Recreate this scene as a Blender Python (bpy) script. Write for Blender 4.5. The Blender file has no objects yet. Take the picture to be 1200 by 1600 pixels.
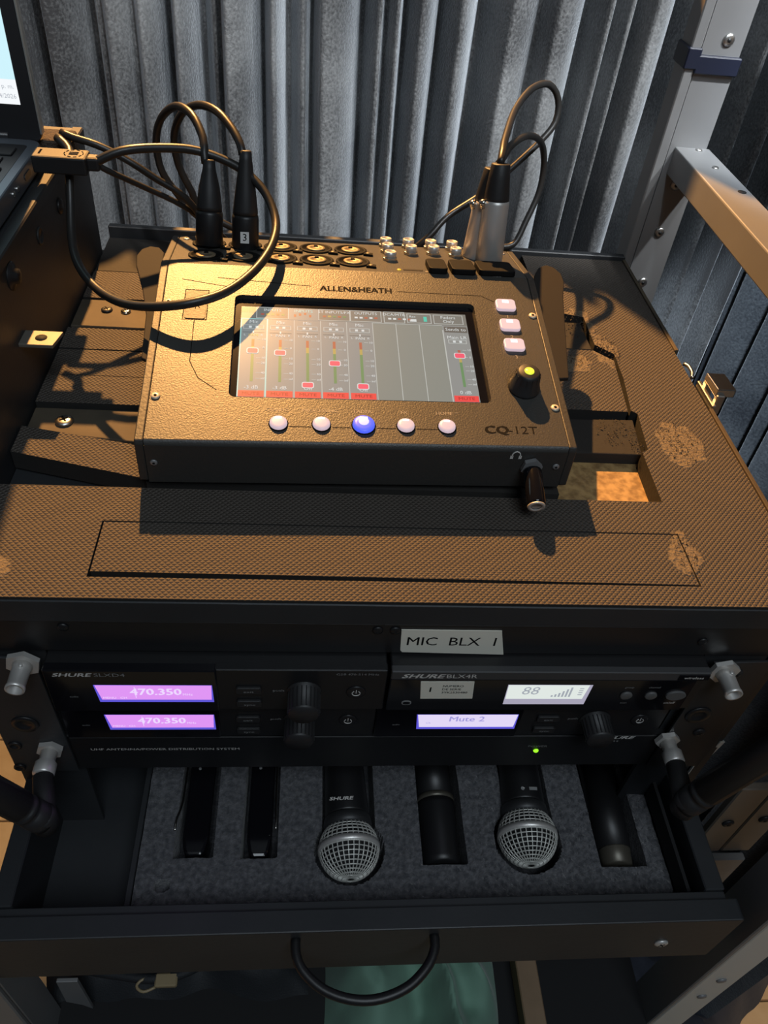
import bpy, bmesh, math, random
from mathutils import Matrix, Vector, noise
random.seed(4)
S = 0.001                                   # every length below is in millimetres
scn = bpy.context.scene
COL = scn.collection

# ------------------------------------------------------------------ camera
cd = bpy.data.cameras.new('camera'); cam = bpy.data.objects.new('camera', cd); COL.objects.link(cam)
cd.sensor_fit = 'HORIZONTAL'; cd.sensor_width = 36.0; cd.lens = 1233.78 / 1200 * 36.0
cd.clip_start = 0.01; cd.clip_end = 50
R_ = ((0.9945805788, -0.0550829185, 0.0881679127), (0.0252539345, -0.6947289210, -0.7188281889), (0.1008549007, 0.7171593954, -0.6895728320))
C_ = (-52.76977, -265.87080, 335.48569)
m = Matrix.Identity(4)
for i in range(3):
    m[i][0] = R_[0][i]; m[i][1] = -R_[1][i]; m[i][2] = -R_[2][i]; m[i][3] = C_[i] * S
cam.matrix_world = m
scn.camera = cam
# ------------------------------------------------------------------ world, lights, exposure
w = bpy.data.worlds.new('room'); scn.world = w; w.use_nodes = True
w.node_tree.nodes['Background'].inputs[0].default_value = (0.75, 0.85, 1.0, 1)
w.node_tree.nodes['Background'].inputs[1].default_value = 0.03
scn.view_settings.view_transform = 'Standard'; scn.view_settings.look = 'None'
scn.view_settings.gamma = 1.0; scn.view_settings.use_curve_mapping = False
scn.view_settings.exposure = 0.0
def lamp(name, kind, loc, power, col, size=None, aim=None, spot=None):
    d = bpy.data.lights.new(name, kind); d.energy = power; d.color = col
    o = bpy.data.objects.new(name, d); COL.objects.link(o); o.location = [c * S for c in loc]
    if kind == 'AREA': d.size = size * S
    elif size: d.shadow_soft_size = size * S
    if kind == 'SPOT': d.spot_size = math.radians(spot); d.spot_blend = 0.5
    if aim is not None:
        o.rotation_euler = (Vector(aim) - Vector(loc)).to_track_quat('-Z', 'Y').to_euler()
    return o
lamp('stage_key_lamp', 'SPOT', (-344, 1580, 1350), 500, (1.0, 0.49, 0.15), size=16, aim=(0, 200, 0), spot=70)
for wash_x, wash_power in ((-330, 40), (-110, 40), (110, 55), (330, 105), (540, 22)):          # row of unseen spots added to light the curtain, slanting from the right
    lamp('added_curtain_spot', 'SPOT', (wash_x + 480, -200, 1300), wash_power, (0.95, 0.98, 1.0), size=30, aim=(wash_x, 700, 95), spot=25)
lamp('added_side_curtain_spot', 'SPOT', (60, -250, 1350), 190, (0.80, 0.90, 1.0), size=30, aim=(505, 560, -160), spot=12.5)  # unseen spot added to brighten the folds of the side curtain
lamp('added_soft_fill', 'AREA', (250, -1050, 1650), 14.5, (0.80, 0.91, 1.0), size=900, aim=(0, 0, -150))  # added fill that lifts the front and top faces, no visible source

lamp('added_floor_spot_left', 'SPOT', (-1700, 150, 500), 90, (1.0, 0.66, 0.34), size=30, aim=(-560, 270, -900), spot=15)  # unseen spot added to make the boards at left bright
lamp('added_floor_spot_right', 'SPOT', (1700, -600, 500), 55, (1.0, 0.70, 0.42), size=30, aim=(690, -70, -900), spot=13)  # unseen spot added to make the boards at lower right bright

# ------------------------------------------------------------------ materials
MATS = {}
def mat(name, col, rough=0.5, metal=0.0, emit=None, es=1.0, bump=None, var=None, sheen=0.0, spec=None, coat=0.0):
    if name in MATS: return MATS[name]
    M = bpy.data.materials.new(name); M.use_nodes = True; nt = M.node_tree; b = nt.nodes['Principled BSDF']
    b.inputs['Base Color'].default_value = (*col, 1); b.inputs['Roughness'].default_value = rough; b.inputs['Metallic'].default_value = metal
    if spec is not None: b.inputs['Specular IOR Level'].default_value = spec
    if coat: b.inputs['Coat Weight'].default_value = coat; b.inputs['Coat Roughness'].default_value = 0.05
    if emit: b.inputs['Emission Color'].default_value = (*emit, 1); b.inputs['Emission Strength'].default_value = es
    if sheen: b.inputs['Sheen Weight'].default_value = sheen; b.inputs['Sheen Roughness'].default_value = 0.4
    tc = nt.nodes.new('ShaderNodeTexCoord')
    if var:                                     # (scale, second colour, contrast)
        n = nt.nodes.new('ShaderNodeTexNoise'); n.inputs['Scale'].default_value = var[0]; n.inputs['Detail'].default_value = 5
        r = nt.nodes.new('ShaderNodeValToRGB'); lo, hi = 0.5 - var[2], 0.5 + var[2]
        r.color_ramp.elements[0].position = lo; r.color_ramp.elements[1].position = hi
        r.color_ramp.elements[0].color = (*col, 1); r.color_ramp.elements[1].color = (*var[1], 1)
        nt.links.new(tc.outputs['Object'], n.inputs['Vector']); nt.links.new(n.outputs['Fac'], r.inputs['Fac'])
        nt.links.new(r.outputs['Color'], b.inputs['Base Color'])
    if bump:                                    # (scale, strength, distance)
        n = nt.nodes.new('ShaderNodeTexNoise'); n.inputs['Scale'].default_value = bump[0]; n.inputs['Detail'].default_value = 4
        bp = nt.nodes.new('ShaderNodeBump'); bp.inputs['Strength'].default_value = bump[1]; bp.inputs['Distance'].default_value = bump[2]
        nt.links.new(tc.outputs['Object'], n.inputs['Vector']); nt.links.new(n.outputs['Fac'], bp.inputs['Height']); nt.links.new(bp.outputs['Normal'], b.inputs['Normal'])
    MATS[name] = M
    return M

def foam_mat(name, col, pitch=3.5, worn=()):
    """embossed foam: little pyramids on a diagonal grid, crumbled where it is worn (x, y, radius x, radius y in mm)"""
    M = mat(name, col, 0.62, spec=0.35); nt = M.node_tree; b = nt.nodes['Principled BSDF']; L = nt.links.new
    geo = nt.nodes.new('ShaderNodeNewGeometry')
    sep = nt.nodes.new('ShaderNodeSeparateXYZ'); L(geo.outputs['Position'], sep.inputs[0])
    def mth(op, a, c, clamp=False):
        n = nt.nodes.new('ShaderNodeMath'); n.operation = op; n.use_clamp = clamp
        for i, v in enumerate((a, c)):
            if v is None: continue
            if isinstance(v, (int, float)): n.inputs[i].default_value = v
            else: L(v, n.inputs[i])
        return n.outputs[0]
    k = 1.0 / (pitch * S)
    u = mth('MULTIPLY', mth('ADD', sep.outputs[0], sep.outputs[1]), k); v = mth('MULTIPLY', mth('SUBTRACT', sep.outputs[0], sep.outputs[1]), k)
    pu = mth('PINGPONG', u, 0.5); pv = mth('PINGPONG', v, 0.5)
    h = mth('MINIMUM', pu, pv)
    nz = nt.nodes.new('ShaderNodeTexNoise'); nz.inputs['Scale'].default_value = 420; nz.inputs['Detail'].default_value = 6
    L(geo.outputs['Position'], nz.inputs['Vector'])
    mask = None
    for (wx, wy, rx, ry) in worn:
        a = mth('DIVIDE', mth('SUBTRACT', sep.outputs[0], wx * S), rx * S); c = mth('DIVIDE', mth('SUBTRACT', sep.outputs[1], wy * S), ry * S)
        r2 = mth('ADD', mth('MULTIPLY', a, a), mth('MULTIPLY', c, c))
        n2 = nt.nodes.new('ShaderNodeTexNoise'); n2.inputs['Scale'].default_value = 90; n2.inputs['Detail'].default_value = 3; L(geo.outputs['Position'], n2.inputs['Vector'])
        e = mth('MULTIPLY', mth('SUBTRACT', mth('ADD', 1.0, mth('MULTIPLY', mth('SUBTRACT', n2.outputs[0], 0.5), 2.4)), r2), 3.0, True)
        mask = e if mask is None else mth('MAXIMUM', mask, e)
    bp = nt.nodes.new('ShaderNodeBump'); bp.inputs['Strength'].default_value = 0.9; bp.inputs['Distance'].default_value = 0.0022
    if mask is not None:
        mx = nt.nodes.new('ShaderNodeMix'); L(mask, mx.inputs[0]); L(h, mx.inputs[2]); L(mth('MULTIPLY', nz.outputs[0], 1.3), mx.inputs[3]); L(mx.outputs[0], bp.inputs['Height'])
        mc = nt.nodes.new('ShaderNodeMix'); mc.data_type = 'RGBA'; L(mth('MULTIPLY', mask, nz.outputs[0]), mc.inputs[0])
        mc.inputs[6].default_value = (*col, 1); mc.inputs[7].default_value = (0.22, 0.17, 0.11, 1); L(mc.outputs[2], b.inputs['Base Color'])
    else: L(h, bp.inputs['Height'])
    L(bp.outputs['Normal'], b.inputs['Normal'])
    return M

def velvet(name, base, hi):
    M = mat(name, base, 0.55, sheen=0.8, spec=0.25); nt = M.node_tree; b = nt.nodes['Principled BSDF']; L = nt.links.new
    b.inputs['Sheen Tint'].default_value = (0.85, 0.92, 1, 1)
    tc = nt.nodes.new('ShaderNodeTexCoord')
    n1 = nt.nodes.new('ShaderNodeTexNoise'); n1.inputs['Scale'].default_value = 6; n1.inputs['Detail'].default_value = 3; n1.inputs['Roughness'].default_value = 0.5
    n2 = nt.nodes.new('ShaderNodeTexNoise'); n2.inputs['Scale'].default_value = 330; n2.inputs['Detail'].default_value = 3
    L(tc.outputs['Object'], n1.inputs['Vector']); L(tc.outputs['Object'], n2.inputs['Vector'])
    r = nt.nodes.new('ShaderNodeValToRGB'); r.color_ramp.elements[0].position = 0.40; r.color_ramp.elements[1].position = 0.86
    r.color_ramp.elements[0].color = (*base, 1); r.color_ramp.elements[1].color = (*hi, 1)  # paler nap patches also put sheen highlights into the base colour
    ad = nt.nodes.new('ShaderNodeMath'); ad.operation = 'MULTIPLY_ADD'; ad.inputs[1].default_value = 0.5
    L(n2.outputs['Fac'], ad.inputs[0]); sb = nt.nodes.new('ShaderNodeMath'); sb.operation = 'SUBTRACT'; sb.inputs[1].default_value = 0.25
    L(n1.outputs['Fac'], sb.inputs[0]); L(sb.outputs[0], ad.inputs[2]); L(ad.outputs[0], r.inputs['Fac']); L(r.outputs['Color'], b.inputs['Base Color'])
    bp = nt.nodes.new('ShaderNodeBump'); bp.inputs['Strength'].default_value = 0.6; bp.inputs['Distance'].default_value = 0.0015
    L(n2.outputs['Fac'], bp.inputs['Height']); L(bp.outputs['Normal'], b.inputs['Normal'])
    return M

black_paint = mat('black_paint', (0.017, 0.019, 0.022), 0.5, bump=(260, 0.12, 0.001), var=(14, (0.028, 0.030, 0.033), 0.25))
black_satin = mat('black_satin', (0.011, 0.011, 0.012), 0.42, bump=(500, 0.08, 0.0006))
black_gloss = mat('black_gloss', (0.006, 0.006, 0.008), 0.12, bump=(30, 0.02, 0.0004))
black_rubber = mat('black_rubber', (0.018, 0.018, 0.019), 0.5, bump=(600, 0.1, 0.0005))
void_black = mat('dark_interior', (0.006, 0.006, 0.007), 0.8, bump=(80, 0.1, 0.001))
cable_mat = mat('cable_rubber', (0.022, 0.021, 0.02), 0.38, bump=(900, 0.06, 0.0004))
steel = mat('brushed_steel', (0.55, 0.54, 0.52), 0.36, 1.0, bump=(300, 0.12, 0.0005))
brass_dark = mat('dull_brass', (0.30, 0.24, 0.16), 0.5, 0.6, bump=(200, 0.05, 0.0003))
nickel = mat('satin_nickel', (0.66, 0.64, 0.61), 0.4, 0.55, bump=(120, 0.04, 0.0004))
bright_metal = mat('plated_metal', (0.75, 0.72, 0.66), 0.2, 1.0, bump=(200, 0.05, 0.0003))
frame_metal = mat('grey_frame_metal', (0.21, 0.21, 0.215), 0.45, 0.3, bump=(70, 0.12, 0.0008), var=(10, (0.26, 0.26, 0.26), 0.2))
pale_metal = mat('pale_frame_metal', (0.62, 0.63, 0.60), 0.45, 0.3, bump=(90, 0.1, 0.0006))
dark_metal = mat('dark_frame_metal', (0.035, 0.036, 0.038), 0.45, 0.4, bump=(90, 0.1, 0.0006))
hinge_metal = mat('dull_hinge_metal', (0.22, 0.20, 0.17), 0.5, 0.5, bump=(110, 0.2, 0.0006))
blue_tape = mat('navy_tape', (0.006, 0.009, 0.024), 0.5, bump=(200, 0.1, 0.0005))
mixer_paint = mat('charcoal_textured_paint', (0.046, 0.045, 0.042), 0.42, bump=(900, 0.25, 0.0008))
mixer_side = mat('charcoal_cheek', (0.032, 0.031, 0.029), 0.5, bump=(500, 0.2, 0.001))
socket_black = mat('socket_black', (0.006, 0.006, 0.006), 0.6, spec=0.12, bump=(500, 0.1, 0.0005))
pale_screw = mat('pale_screw', (0.62, 0.56, 0.44), 0.4, 0.2, bump=(300, 0.05, 0.0003))
handle_metal = mat('brown_black_handle', (0.022, 0.020, 0.019), 0.7, spec=0.15, bump=(500, 0.1, 0.0005))  # darkened so the shade on the handles sits in their colour
foam_smooth = mat('smooth_dark_foam', (0.030, 0.028, 0.026), 0.75, spec=0.2, bump=(300, 0.2, 0.001))
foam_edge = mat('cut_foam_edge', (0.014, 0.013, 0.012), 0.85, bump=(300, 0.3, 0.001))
foam_top = foam_mat('embossed_foam', (0.078, 0.066, 0.056), 3.4, worn=[(176, 322, 16, 26), (190, 280, 11, 22), (158, 262, 16, 12), (213, 160, 17, 26), (180, 52, 10, 18), (-226, 30, 16, 12)])
batten_mat = mat('painted_batten', (0.055, 0.045, 0.035), 0.7, bump=(60, 0.3, 0.001), var=(25, (0.10, 0.08, 0.055), 0.2), spec=0.25)
ply_mat = mat('bare_plywood', (0.42, 0.27, 0.11), 0.6, bump=(150, 0.2, 0.0008), var=(160, (0.22, 0.13, 0.05), 0.12))
grey_foam = mat('grey_felted_foam', (0.050, 0.052, 0.060), 0.95, bump=(420, 0.9, 0.004), var=(260, (0.13, 0.13, 0.14), 0.16), sheen=0.3)
velvet_mat = velvet('crushed_black_velvet', (0.055, 0.055, 0.057), (0.34, 0.35, 0.355))
velvet_side = velvet('crushed_navy_velvet', (0.026, 0.031, 0.040), (0.15, 0.17, 0.19))
white_print = mat('white_print', (0.62, 0.60, 0.57), 0.5)
grey_print = mat('grey_print', (0.25, 0.25, 0.25), 0.5)
dark_print = mat('dark_print', (0.008, 0.0075, 0.007), 0.8, spec=0.1)
tan_print = mat('tan_print', (0.30, 0.27, 0.22), 0.5)
sticker = mat('cream_sticker', (0.80, 0.77, 0.66), 0.55, bump=(60, 0.05, 0.0004))
white_sticker = mat('white_sticker', (0.75, 0.75, 0.73), 0.5)
glow_white = mat('lit_white_button', (0.22, 0.19, 0.20), 0.4, emit=(0.92, 0.70, 0.80), es=0.60)
glow_blue = mat('lit_blue_button', (0.05, 0.06, 0.3), 0.35, emit=(0.08, 0.13, 0.95), es=1.0)
glow_blue_top = mat('lit_blue_button_centre', (0.5, 0.55, 0.9), 0.3, emit=(0.16, 0.26, 1.0), es=1.2)
glow_tip = mat('lit_white_spot', (0.8, 0.8, 0.8), 0.3, emit=(1, 0.98, 1), es=1.3)
led_yellow = mat('lit_yellow_green_led', (0.5, 0.5, 0.1), 0.3, emit=(0.70, 0.78, 0.03), es=1.0)
led_green = mat('lit_green_led', (0.2, 0.6, 0.05), 0.3, emit=(0.36, 1.0, 0.02), es=1.1)
led_amber = mat('amber_led', (0.6, 0.4, 0.05), 0.3, emit=(0.7, 0.45, 0.04), es=0.5)
def scr(name, c, es=1.0, rough=0.3): return mat(name, (0.02, 0.02, 0.02), rough, emit=c, es=es, spec=0.22)
ui_bg = scr('screen_grey', (0.235, 0.255, 0.255)); ui_empty = scr('screen_grey_green', (0.215, 0.235, 0.215)); ui_tab = scr('screen_tab', (0.16, 0.17, 0.16))
ui_white = scr('screen_white', (0.62, 0.66, 0.66)); ui_line = scr('screen_line', (0.45, 0.48, 0.46)); ui_cyan = scr('screen_cyan', (0.32, 0.62, 0.60))
ui_red = scr('screen_red', (0.80, 0.055, 0.06)); ui_dred = scr('screen_dark_red', (0.28, 0.012, 0.016)); ui_pink = scr('screen_pink', (0.85, 0.09, 0.16))
ui_green = scr('screen_green', (0.11, 0.25, 0.11)); ui_rust = scr('screen_rust', (0.38, 0.10, 0.07)); ui_yell = scr('screen_amber', (0.42, 0.33, 0.10)); ui_teal = scr('screen_teal', (0.05, 0.55, 0.42)); ui_dark = scr('screen_dark', (0.10, 0.105, 0.10))
lcd_pink = scr('display_violet', (0.74, 0.30, 0.90), 1.0); lcd_pale = scr('display_pale_violet', (0.76, 0.68, 0.92), 1.0); lcd_blue = scr('display_blue_edge', (0.12, 0.10, 0.75), 0.9)
lcd_ink = scr('display_light_ink', (0.85, 0.68, 1.0), 1.0); lcd_ink2 = scr('display_blue_ink', (0.36, 0.32, 0.70), 1.0)
lcd_white = scr('display_white', (0.78, 0.84, 0.80), 0.95); lcd_grey = scr('display_grey_ink', (0.34, 0.37, 0.42), 1.0); lcd_low = scr('display_white_edge', (0.42, 0.40, 0.52), 0.9)
lap_cyan = scr('laptop_pale_cyan', (0.62, 0.90, 0.98), 1.0); lap_white = scr('laptop_white', (0.92, 0.95, 0.98), 1.0); lap_ink = scr('laptop_grey_ink', (0.42, 0.45, 0.50), 1.0)
lap_body = mat('laptop_slate_metal', (0.15, 0.17, 0.20), 0.35, 0.6, bump=(300, 0.05, 0.0003)); lap_bezel = mat('laptop_bezel', (0.02, 0.02, 0.022), 0.35, bump=(300, 0.04, 0.0003))
lap_edge = mat('laptop_silver_edge', (0.5, 0.5, 0.47), 0.35, 0.7, bump=(300, 0.05, 0.0003))
felt_mat = mat('brown_black_felt', (0.06, 0.045, 0.035), 0.95, bump=(500, 0.9, 0.003))
green_cloth = mat('green_cloth', (0.15, 0.27, 0.205), 0.85, bump=(40, 0.25, 0.004), var=(20, (0.17, 0.31, 0.235), 0.2), sheen=0.2)
bag_mat = mat('black_nylon', (0.012, 0.014, 0.017), 0.7, bump=(700, 0.4, 0.001))
strap_mat = mat('tan_buckle', (0.30, 0.23, 0.13), 0.45, bump=(100, 0.2, 0.0005))
wood_mat = mat('tan_board', (0.50, 0.33, 0.17), 0.55, bump=(60, 0.2, 0.001), var=(30, (0.62, 0.44, 0.25), 0.25))
stick_mat = mat('brown_timber', (0.20, 0.13, 0.075), 0.6, bump=(60, 0.3, 0.001), var=(30, (0.26, 0.17, 0.10), 0.2))
grille_mat = mat('silver_mesh_wire', (0.62, 0.62, 0.58), 0.4, 0.35, bump=(200, 0.05, 0.0003))

# ------------------------------------------------------------------ mesh building
ROOT = {}
class MB:
    def __init__(s, M=None): s.bm = bmesh.new(); s.mats = []; s.M = M or Matrix.Identity(4)
    def mi(s, m):
        if m not in s.mats: s.mats.append(m)
        return s.mats.index(m)
    def add(s, verts, faces, m, smooth=False):
        vs = [s.bm.verts.new(s.M @ Vector(v)) for v in verts]; i = s.mi(m)
        for f in faces:
            try: fc = s.bm.faces.new([vs[k] for k in f])
            except ValueError: continue
            fc.material_index = i; fc.smooth = smooth
        return s
    def box(s, x0, x1, y0, y1, z0, z1, m, bev=0.0, seg=1, T=None):
        t = bmesh.new(); bmesh.ops.create_cube(t, size=1)
        for v in t.verts: v.co = Vector(((x0 + x1) / 2 + v.co.x * (x1 - x0), (y0 + y1) / 2 + v.co.y * (y1 - y0), (z0 + z1) / 2 + v.co.z * (z1 - z0)))
        if bev: bmesh.ops.bevel(t, geom=t.edges[:], offset=bev, segments=seg, profile=0.5, affect='EDGES')
        return s.take(t, m, T=T)
    def take(s, t, m, T=None, smooth=False):
        t.verts.index_update(); T = T or Matrix.Identity(4)
        s.add([T @ v.co for v in t.verts], [[v.index for v in f.verts] for f in t.faces], m, smooth); t.free(); return s
    def prism(s, poly, a, b, m, axis='z', bev=0.0, T=None):
        """extrude a 2-D outline: axis z -> (x,y), y -> (x,z), x -> (y,z)"""
        f = {'z': lambda p, h: (p[0], p[1], h), 'y': lambda p, h: (p[0], h, p[1]), 'x': lambda p, h: (h, p[0], p[1])}[axis]
        t = bmesh.new(); lo = [t.verts.new(f(p, a)) for p in poly]; hi = [t.verts.new(f(p, b)) for p in poly]; n = len(poly)
        t.faces.new(lo); t.faces.new(hi)
        for i in range(n): t.faces.new([lo[i], lo[(i + 1) % n], hi[(i + 1) % n], hi[i]])
        bmesh.ops.recalc_face_normals(t, faces=t.faces[:])
        if bev: bmesh.ops.bevel(t, geom=t.edges[:], offset=bev, segments=2, profile=0.5, affect='EDGES')
        return s.take(t, m, T=T)
    def lathe(s, base, axis, prof, m, n=20, smooth=True, twist=0.0):
        """prof: (distance along axis, radius)"""
        ax = Vector(axis).normalized(); q = ax.to_track_quat('Z', 'Y').to_matrix(); base = Vector(base); vs = []; fs = []
        for (t, r) in prof:
            for k in range(n):
                a = 2 * math.pi * k / n + twist; vs.append(base + q @ Vector((r * math.cos(a), r * math.sin(a), t)))
        for j in range(len(prof) - 1):
            for k in range(n):
                k2 = (k + 1) % n; fs.append([j * n + k, j * n + k2, (j + 1) * n + k2, (j + 1) * n + k])
        fs.append(list(range(n))[::-1]); fs.append([(len(prof) - 1) * n + k for k in range(n)])
        return s.add(vs, fs, m, smooth)
    def cyl(s, p0, p1, r, m, n=16, r1=None):
        p0, p1 = Vector(p0), Vector(p1); L = (p1 - p0).length; r1 = r if r1 is None else r1
        return s.lathe(p0, p1 - p0, [(0, r * 0.92), (min(0.4, L * .1), r), (L - min(0.4, L * .1), r1), (L, r1 * 0.92)], m, n)
    def tube(s, pts, r, m, n=10, step=6):
        P = [Vector(p) for p in pts]; out = []
        for i in range(len(P) - 1):
            a = P[max(i - 1, 0)]; b = P[i]; c = P[i + 1]; d = P[min(i + 2, len(P) - 1)]
            k = max(2, int((c - b).length / step))
            for j in range(k):
                t = j / k; out.append(0.5 * ((2 * b) + (c - a) * t + (2 * a - 5 * b + 4 * c - d) * t * t + (3 * b - a - 3 * c + d) * t ** 3))
        out.append(P[-1]); vs = []; fs = []; up = Vector((0.13, 0.31, 0.94)); N = len(out)
        for i, p in enumerate(out):
            tg = (out[min(i + 1, N - 1)] - out[max(i - 1, 0)]).normalized()
            u = (up - tg * up.dot(tg)); u = u.normalized() if u.length > 1e-4 else tg.orthogonal().normalized(); up = u; v = tg.cross(u)
            for k in range(n):
                a = 2 * math.pi * k / n; vs.append(p + (u * math.cos(a) + v * math.sin(a)) * r)
        for i in range(N - 1):
            for k in range(n):
                k2 = (k + 1) % n; fs.append([i * n + k, i * n + k2, (i + 1) * n + k2, (i + 1) * n + k])
        fs.append(list(range(n))[::-1]); fs.append([(N - 1) * n + k for k in range(n)])
        return s.add(vs, fs, m, True)
    def quad(s, x0, x1, y0, y1, z, m, plane='xy'):
        if plane == 'xy': v = [(x0, y0, z), (x1, y0, z), (x1, y1, z), (x0, y1, z)]
        else: v = [(x0, z, y0), (x1, z, y0), (x1, z, y1), (x0, z, y1)]      # facing -y
        return s.add(v, [[0, 1, 2, 3]], m)
    def ring(s, x0, x1, y0, y1, z, t, m):
        s.quad(x0, x1, y0, y0 + t, z, m); s.quad(x0, x1, y1 - t, y1, z, m); s.quad(x0, x0 + t, y0, y1, z, m); return s.quad(x1 - t, x1, y0, y1, z, m)
    def text(s, txt, x, y, z, h, m, plane='xy', wide=1.0, bold=0.0, shear=0.0, align='CENTER', rot=0.0):
        """flat lettering; bold strokes are thickened by overprinting with a small shift"""
        c = bpy.data.curves.new('lettering', 'FONT'); c.body = txt; c.size = 1.0; c.align_x = align; c.align_y = 'CENTER'; c.shear = shear; c.resolution_u = 2
        o = bpy.data.objects.new('lettering', c); COL.objects.link(o); bpy.context.view_layer.update()
        me = o.to_mesh(); k = h / 0.72
        for j, (dx, dy) in enumerate(((0, 0), (1, .4), (-1, -.4)) if bold else ((0, 0),)):
            zz_ = z + (.01 if plane == 'xy' else -.01) * j
            P = [(x + v.co.x * k * wide + dx * bold * k, y + v.co.y * k + dy * bold * k) for v in me.vertices]
            s.add([(p[0], p[1], zz_) if plane == 'xy' else (p[0], zz_, p[1]) for p in P], [list(p.vertices) for p in me.polygons], m)
        o.to_mesh_clear(); bpy.data.objects.remove(o); bpy.data.curves.remove(c); return s
    def build(s, name, parent=None, norm=True, **tags):
        if norm: bmesh.ops.recalc_face_normals(s.bm, faces=s.bm.faces[:])
        if parent is None:                       # a thing that is one mesh: origin at the middle of its base
            xs = [v.co for v in s.bm.verts]
            org = Vector(((min(v.x for v in xs) + max(v.x for v in xs)) / 2, (min(v.y for v in xs) + max(v.y for v in xs)) / 2, min(v.z for v in xs)))
            W = Matrix.Translation(org)
        else:
            W = ROOT[parent.name]
        inv = W.inverted()
        for v in s.bm.verts: v.co = (inv @ v.co) * S
        me = bpy.data.meshes.new(name); s.bm.to_mesh(me); s.bm.free()
        for m_ in s.mats: me.materials.append(m_)
        o = bpy.data.objects.new(name, me); COL.objects.link(o)
        if parent is None: o.location = W.translation * S; ROOT[o.name] = W
        else:
            o.parent = parent; ROOT[o.name] = W
        for k, v in tags.items(): o[k] = v
        return o
def thing(name, label, cat, loc, group=None, M=None, kind=None):
    o = bpy.data.objects.new(name, None); COL.objects.link(o); o.empty_display_size = 0.02
    W = M or Matrix.Translation(Vector(loc)); ROOT[o.name] = W
    W2 = W.copy(); W2.translation = W.translation * S; o.matrix_world = W2
    if label: o['label'] = label; o['category'] = cat
    if group: o['group'] = group
    if kind: o['kind'] = kind
    return o
def pcopy(src, delta, parent=None):
    """a copy of a part (mesh data shared), moved by delta in its thing's own axes"""
    c = src.copy(); COL.objects.link(c); c.location = Vector(src.location) + Vector(delta) * S
    if parent is not None: c.parent = parent
    ROOT[c.name] = ROOT[src.name]
    return c
def copy_tree(o, delta, label, parent=None):
    c = o.copy(); COL.objects.link(c); ROOT[c.name] = Matrix.Translation(Vector(delta)) @ ROOT[o.name]
    if parent is None: c.location = Vector(o.location) + Vector(delta) * S; c['label'] = label
    else: c.parent = parent
    for ch in list(o.children): copy_tree(ch, delta, None, c)
    return c
def rrect(x0, x1, y0, y1, r, n=4):
    p = []
    for cx, cy, a0 in ((x1 - r, y1 - r, 0), (x0 + r, y1 - r, 90), (x0 + r, y0 + r, 180), (x1 - r, y0 + r, 270)):
        for k in range(n + 1): a = math.radians(a0 + 90 * k / n); p.append((cx + r * math.cos(a), cy + r * math.sin(a)))
    return p
class LT:
    """printed words on a thing: every word becomes a part of its own"""
    def __init__(s, parent, M=None): s.p = parent; s.M = M
    def text(s, *a, **k): MB(s.M).text(*a, **k).build('lettering', s.p, norm=False); return s
    def box(s, *a): MB(s.M).box(*a).build('printed_mark', s.p); return s
def screw(mb, p, ax, r, m_head, m_slot, cross=True):
    mb.lathe(p, ax, [(0, r), (r * .25, r * .95), (r * .4, r * .6), (r * .4, 0.01)], m_head, 14)
    q = Vector(ax).normalized().to_track_quat('Z', 'Y').to_matrix().to_4x4(); T = Matrix.Translation(Vector(p)) @ q
    if cross:
        mb.box(-r * .5, r * .5, -r * .1, r * .1, r * .38, r * .44, m_slot, T=T @ Matrix.Rotation(.6, 4, 'Z')); mb.box(-r * .1, r * .1, -r * .5, r * .5, r * .38, r * .44, m_slot, T=T @ Matrix.Rotation(.6, 4, 'Z'))
    else: mb.lathe(p, ax, [(r * .38, r * .36), (r * .44, r * .36)], m_slot, 6)

# ================================================================== SETTING
FL = -900
flo = MB().box(-1600, 1700, -1100, 1800, FL - 40, FL - 6, stick_mat).build('floor', kind='structure')
k = 0
y = -1090
while y < 1790:
    x = -1600 - (k % 3) * 260
    while x < 1700:
        a, b = max(x, -1600), min(x + 780, 1700)
        if b - a > 5: MB().box(a + 1, b - 1, y + 1, y + 138, FL - 6, FL, wood_mat, bev=1).build('board', flo)
        x += 780
    y += 140; k += 1

# ---- curtains: pleats at the places where the photo shows them
def curtain_mesh(path, grooves, z0, ztop, m, nz=14, amp=34):
    """path(t) -> (point, normal) along t in mm; grooves: list of (t, half width, depth)"""
    mb = MB(); t0, t1 = path.range; n = int((t1 - t0) / 2.5); GS = sorted(grooves); GS = [(t0 - 60, 8, 40)] + GS + [(t1 + 60, 8, 40)]; vs = []; fs = []
    for j in range(nz + 1):
        for i in range(n + 1):
            t = t0 + (t1 - t0) * i / n; zt = ztop(t); z = z0 + (zt - z0) * j / nz
            sh = 7 * noise.noise(Vector((t * .004, z * .0022, 3)))
            tt = t + sh
            gi = 0
            while gi < len(GS) - 2 and tt >= GS[gi + 1][0]: gi += 1
            (g, wd, dep), g2 = GS[gi], GS[gi + 1]
            u = min(1.0, max(0.0, (tt - g) / (g2[0] - g))); rise = min(1.0, max(0.0, (tt - g) / (wd * 1.8)))
            d = -dep * 1.25 * (1 - rise * rise * (3 - 2 * rise)) - 1.25 * g2[2] * u ** 3 * (1 if rise >= 1 else rise)
            d += 9 * noise.noise(Vector((tt * .012, z * .0016, 7)))
            p, nrm = path(t); vs.append(p + nrm * d + Vector((0, 0, z)))
    for j in range(nz):
        for i in range(n): a = j * (n + 1) + i; fs.append([a, a + 1, a + n + 2, a + n + 1])
    mb.add(vs, fs, m, True); return mb
def back_path(t): return Vector((t, 700, 0)), Vector((0, -1, 0))
back_path.range = (-760, 780)
def side_path(t): return Vector((505 + 0.0 * t, 700 - t, 0)), Vector((-1, 0, 0))
side_path.range = (0, 700)
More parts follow.
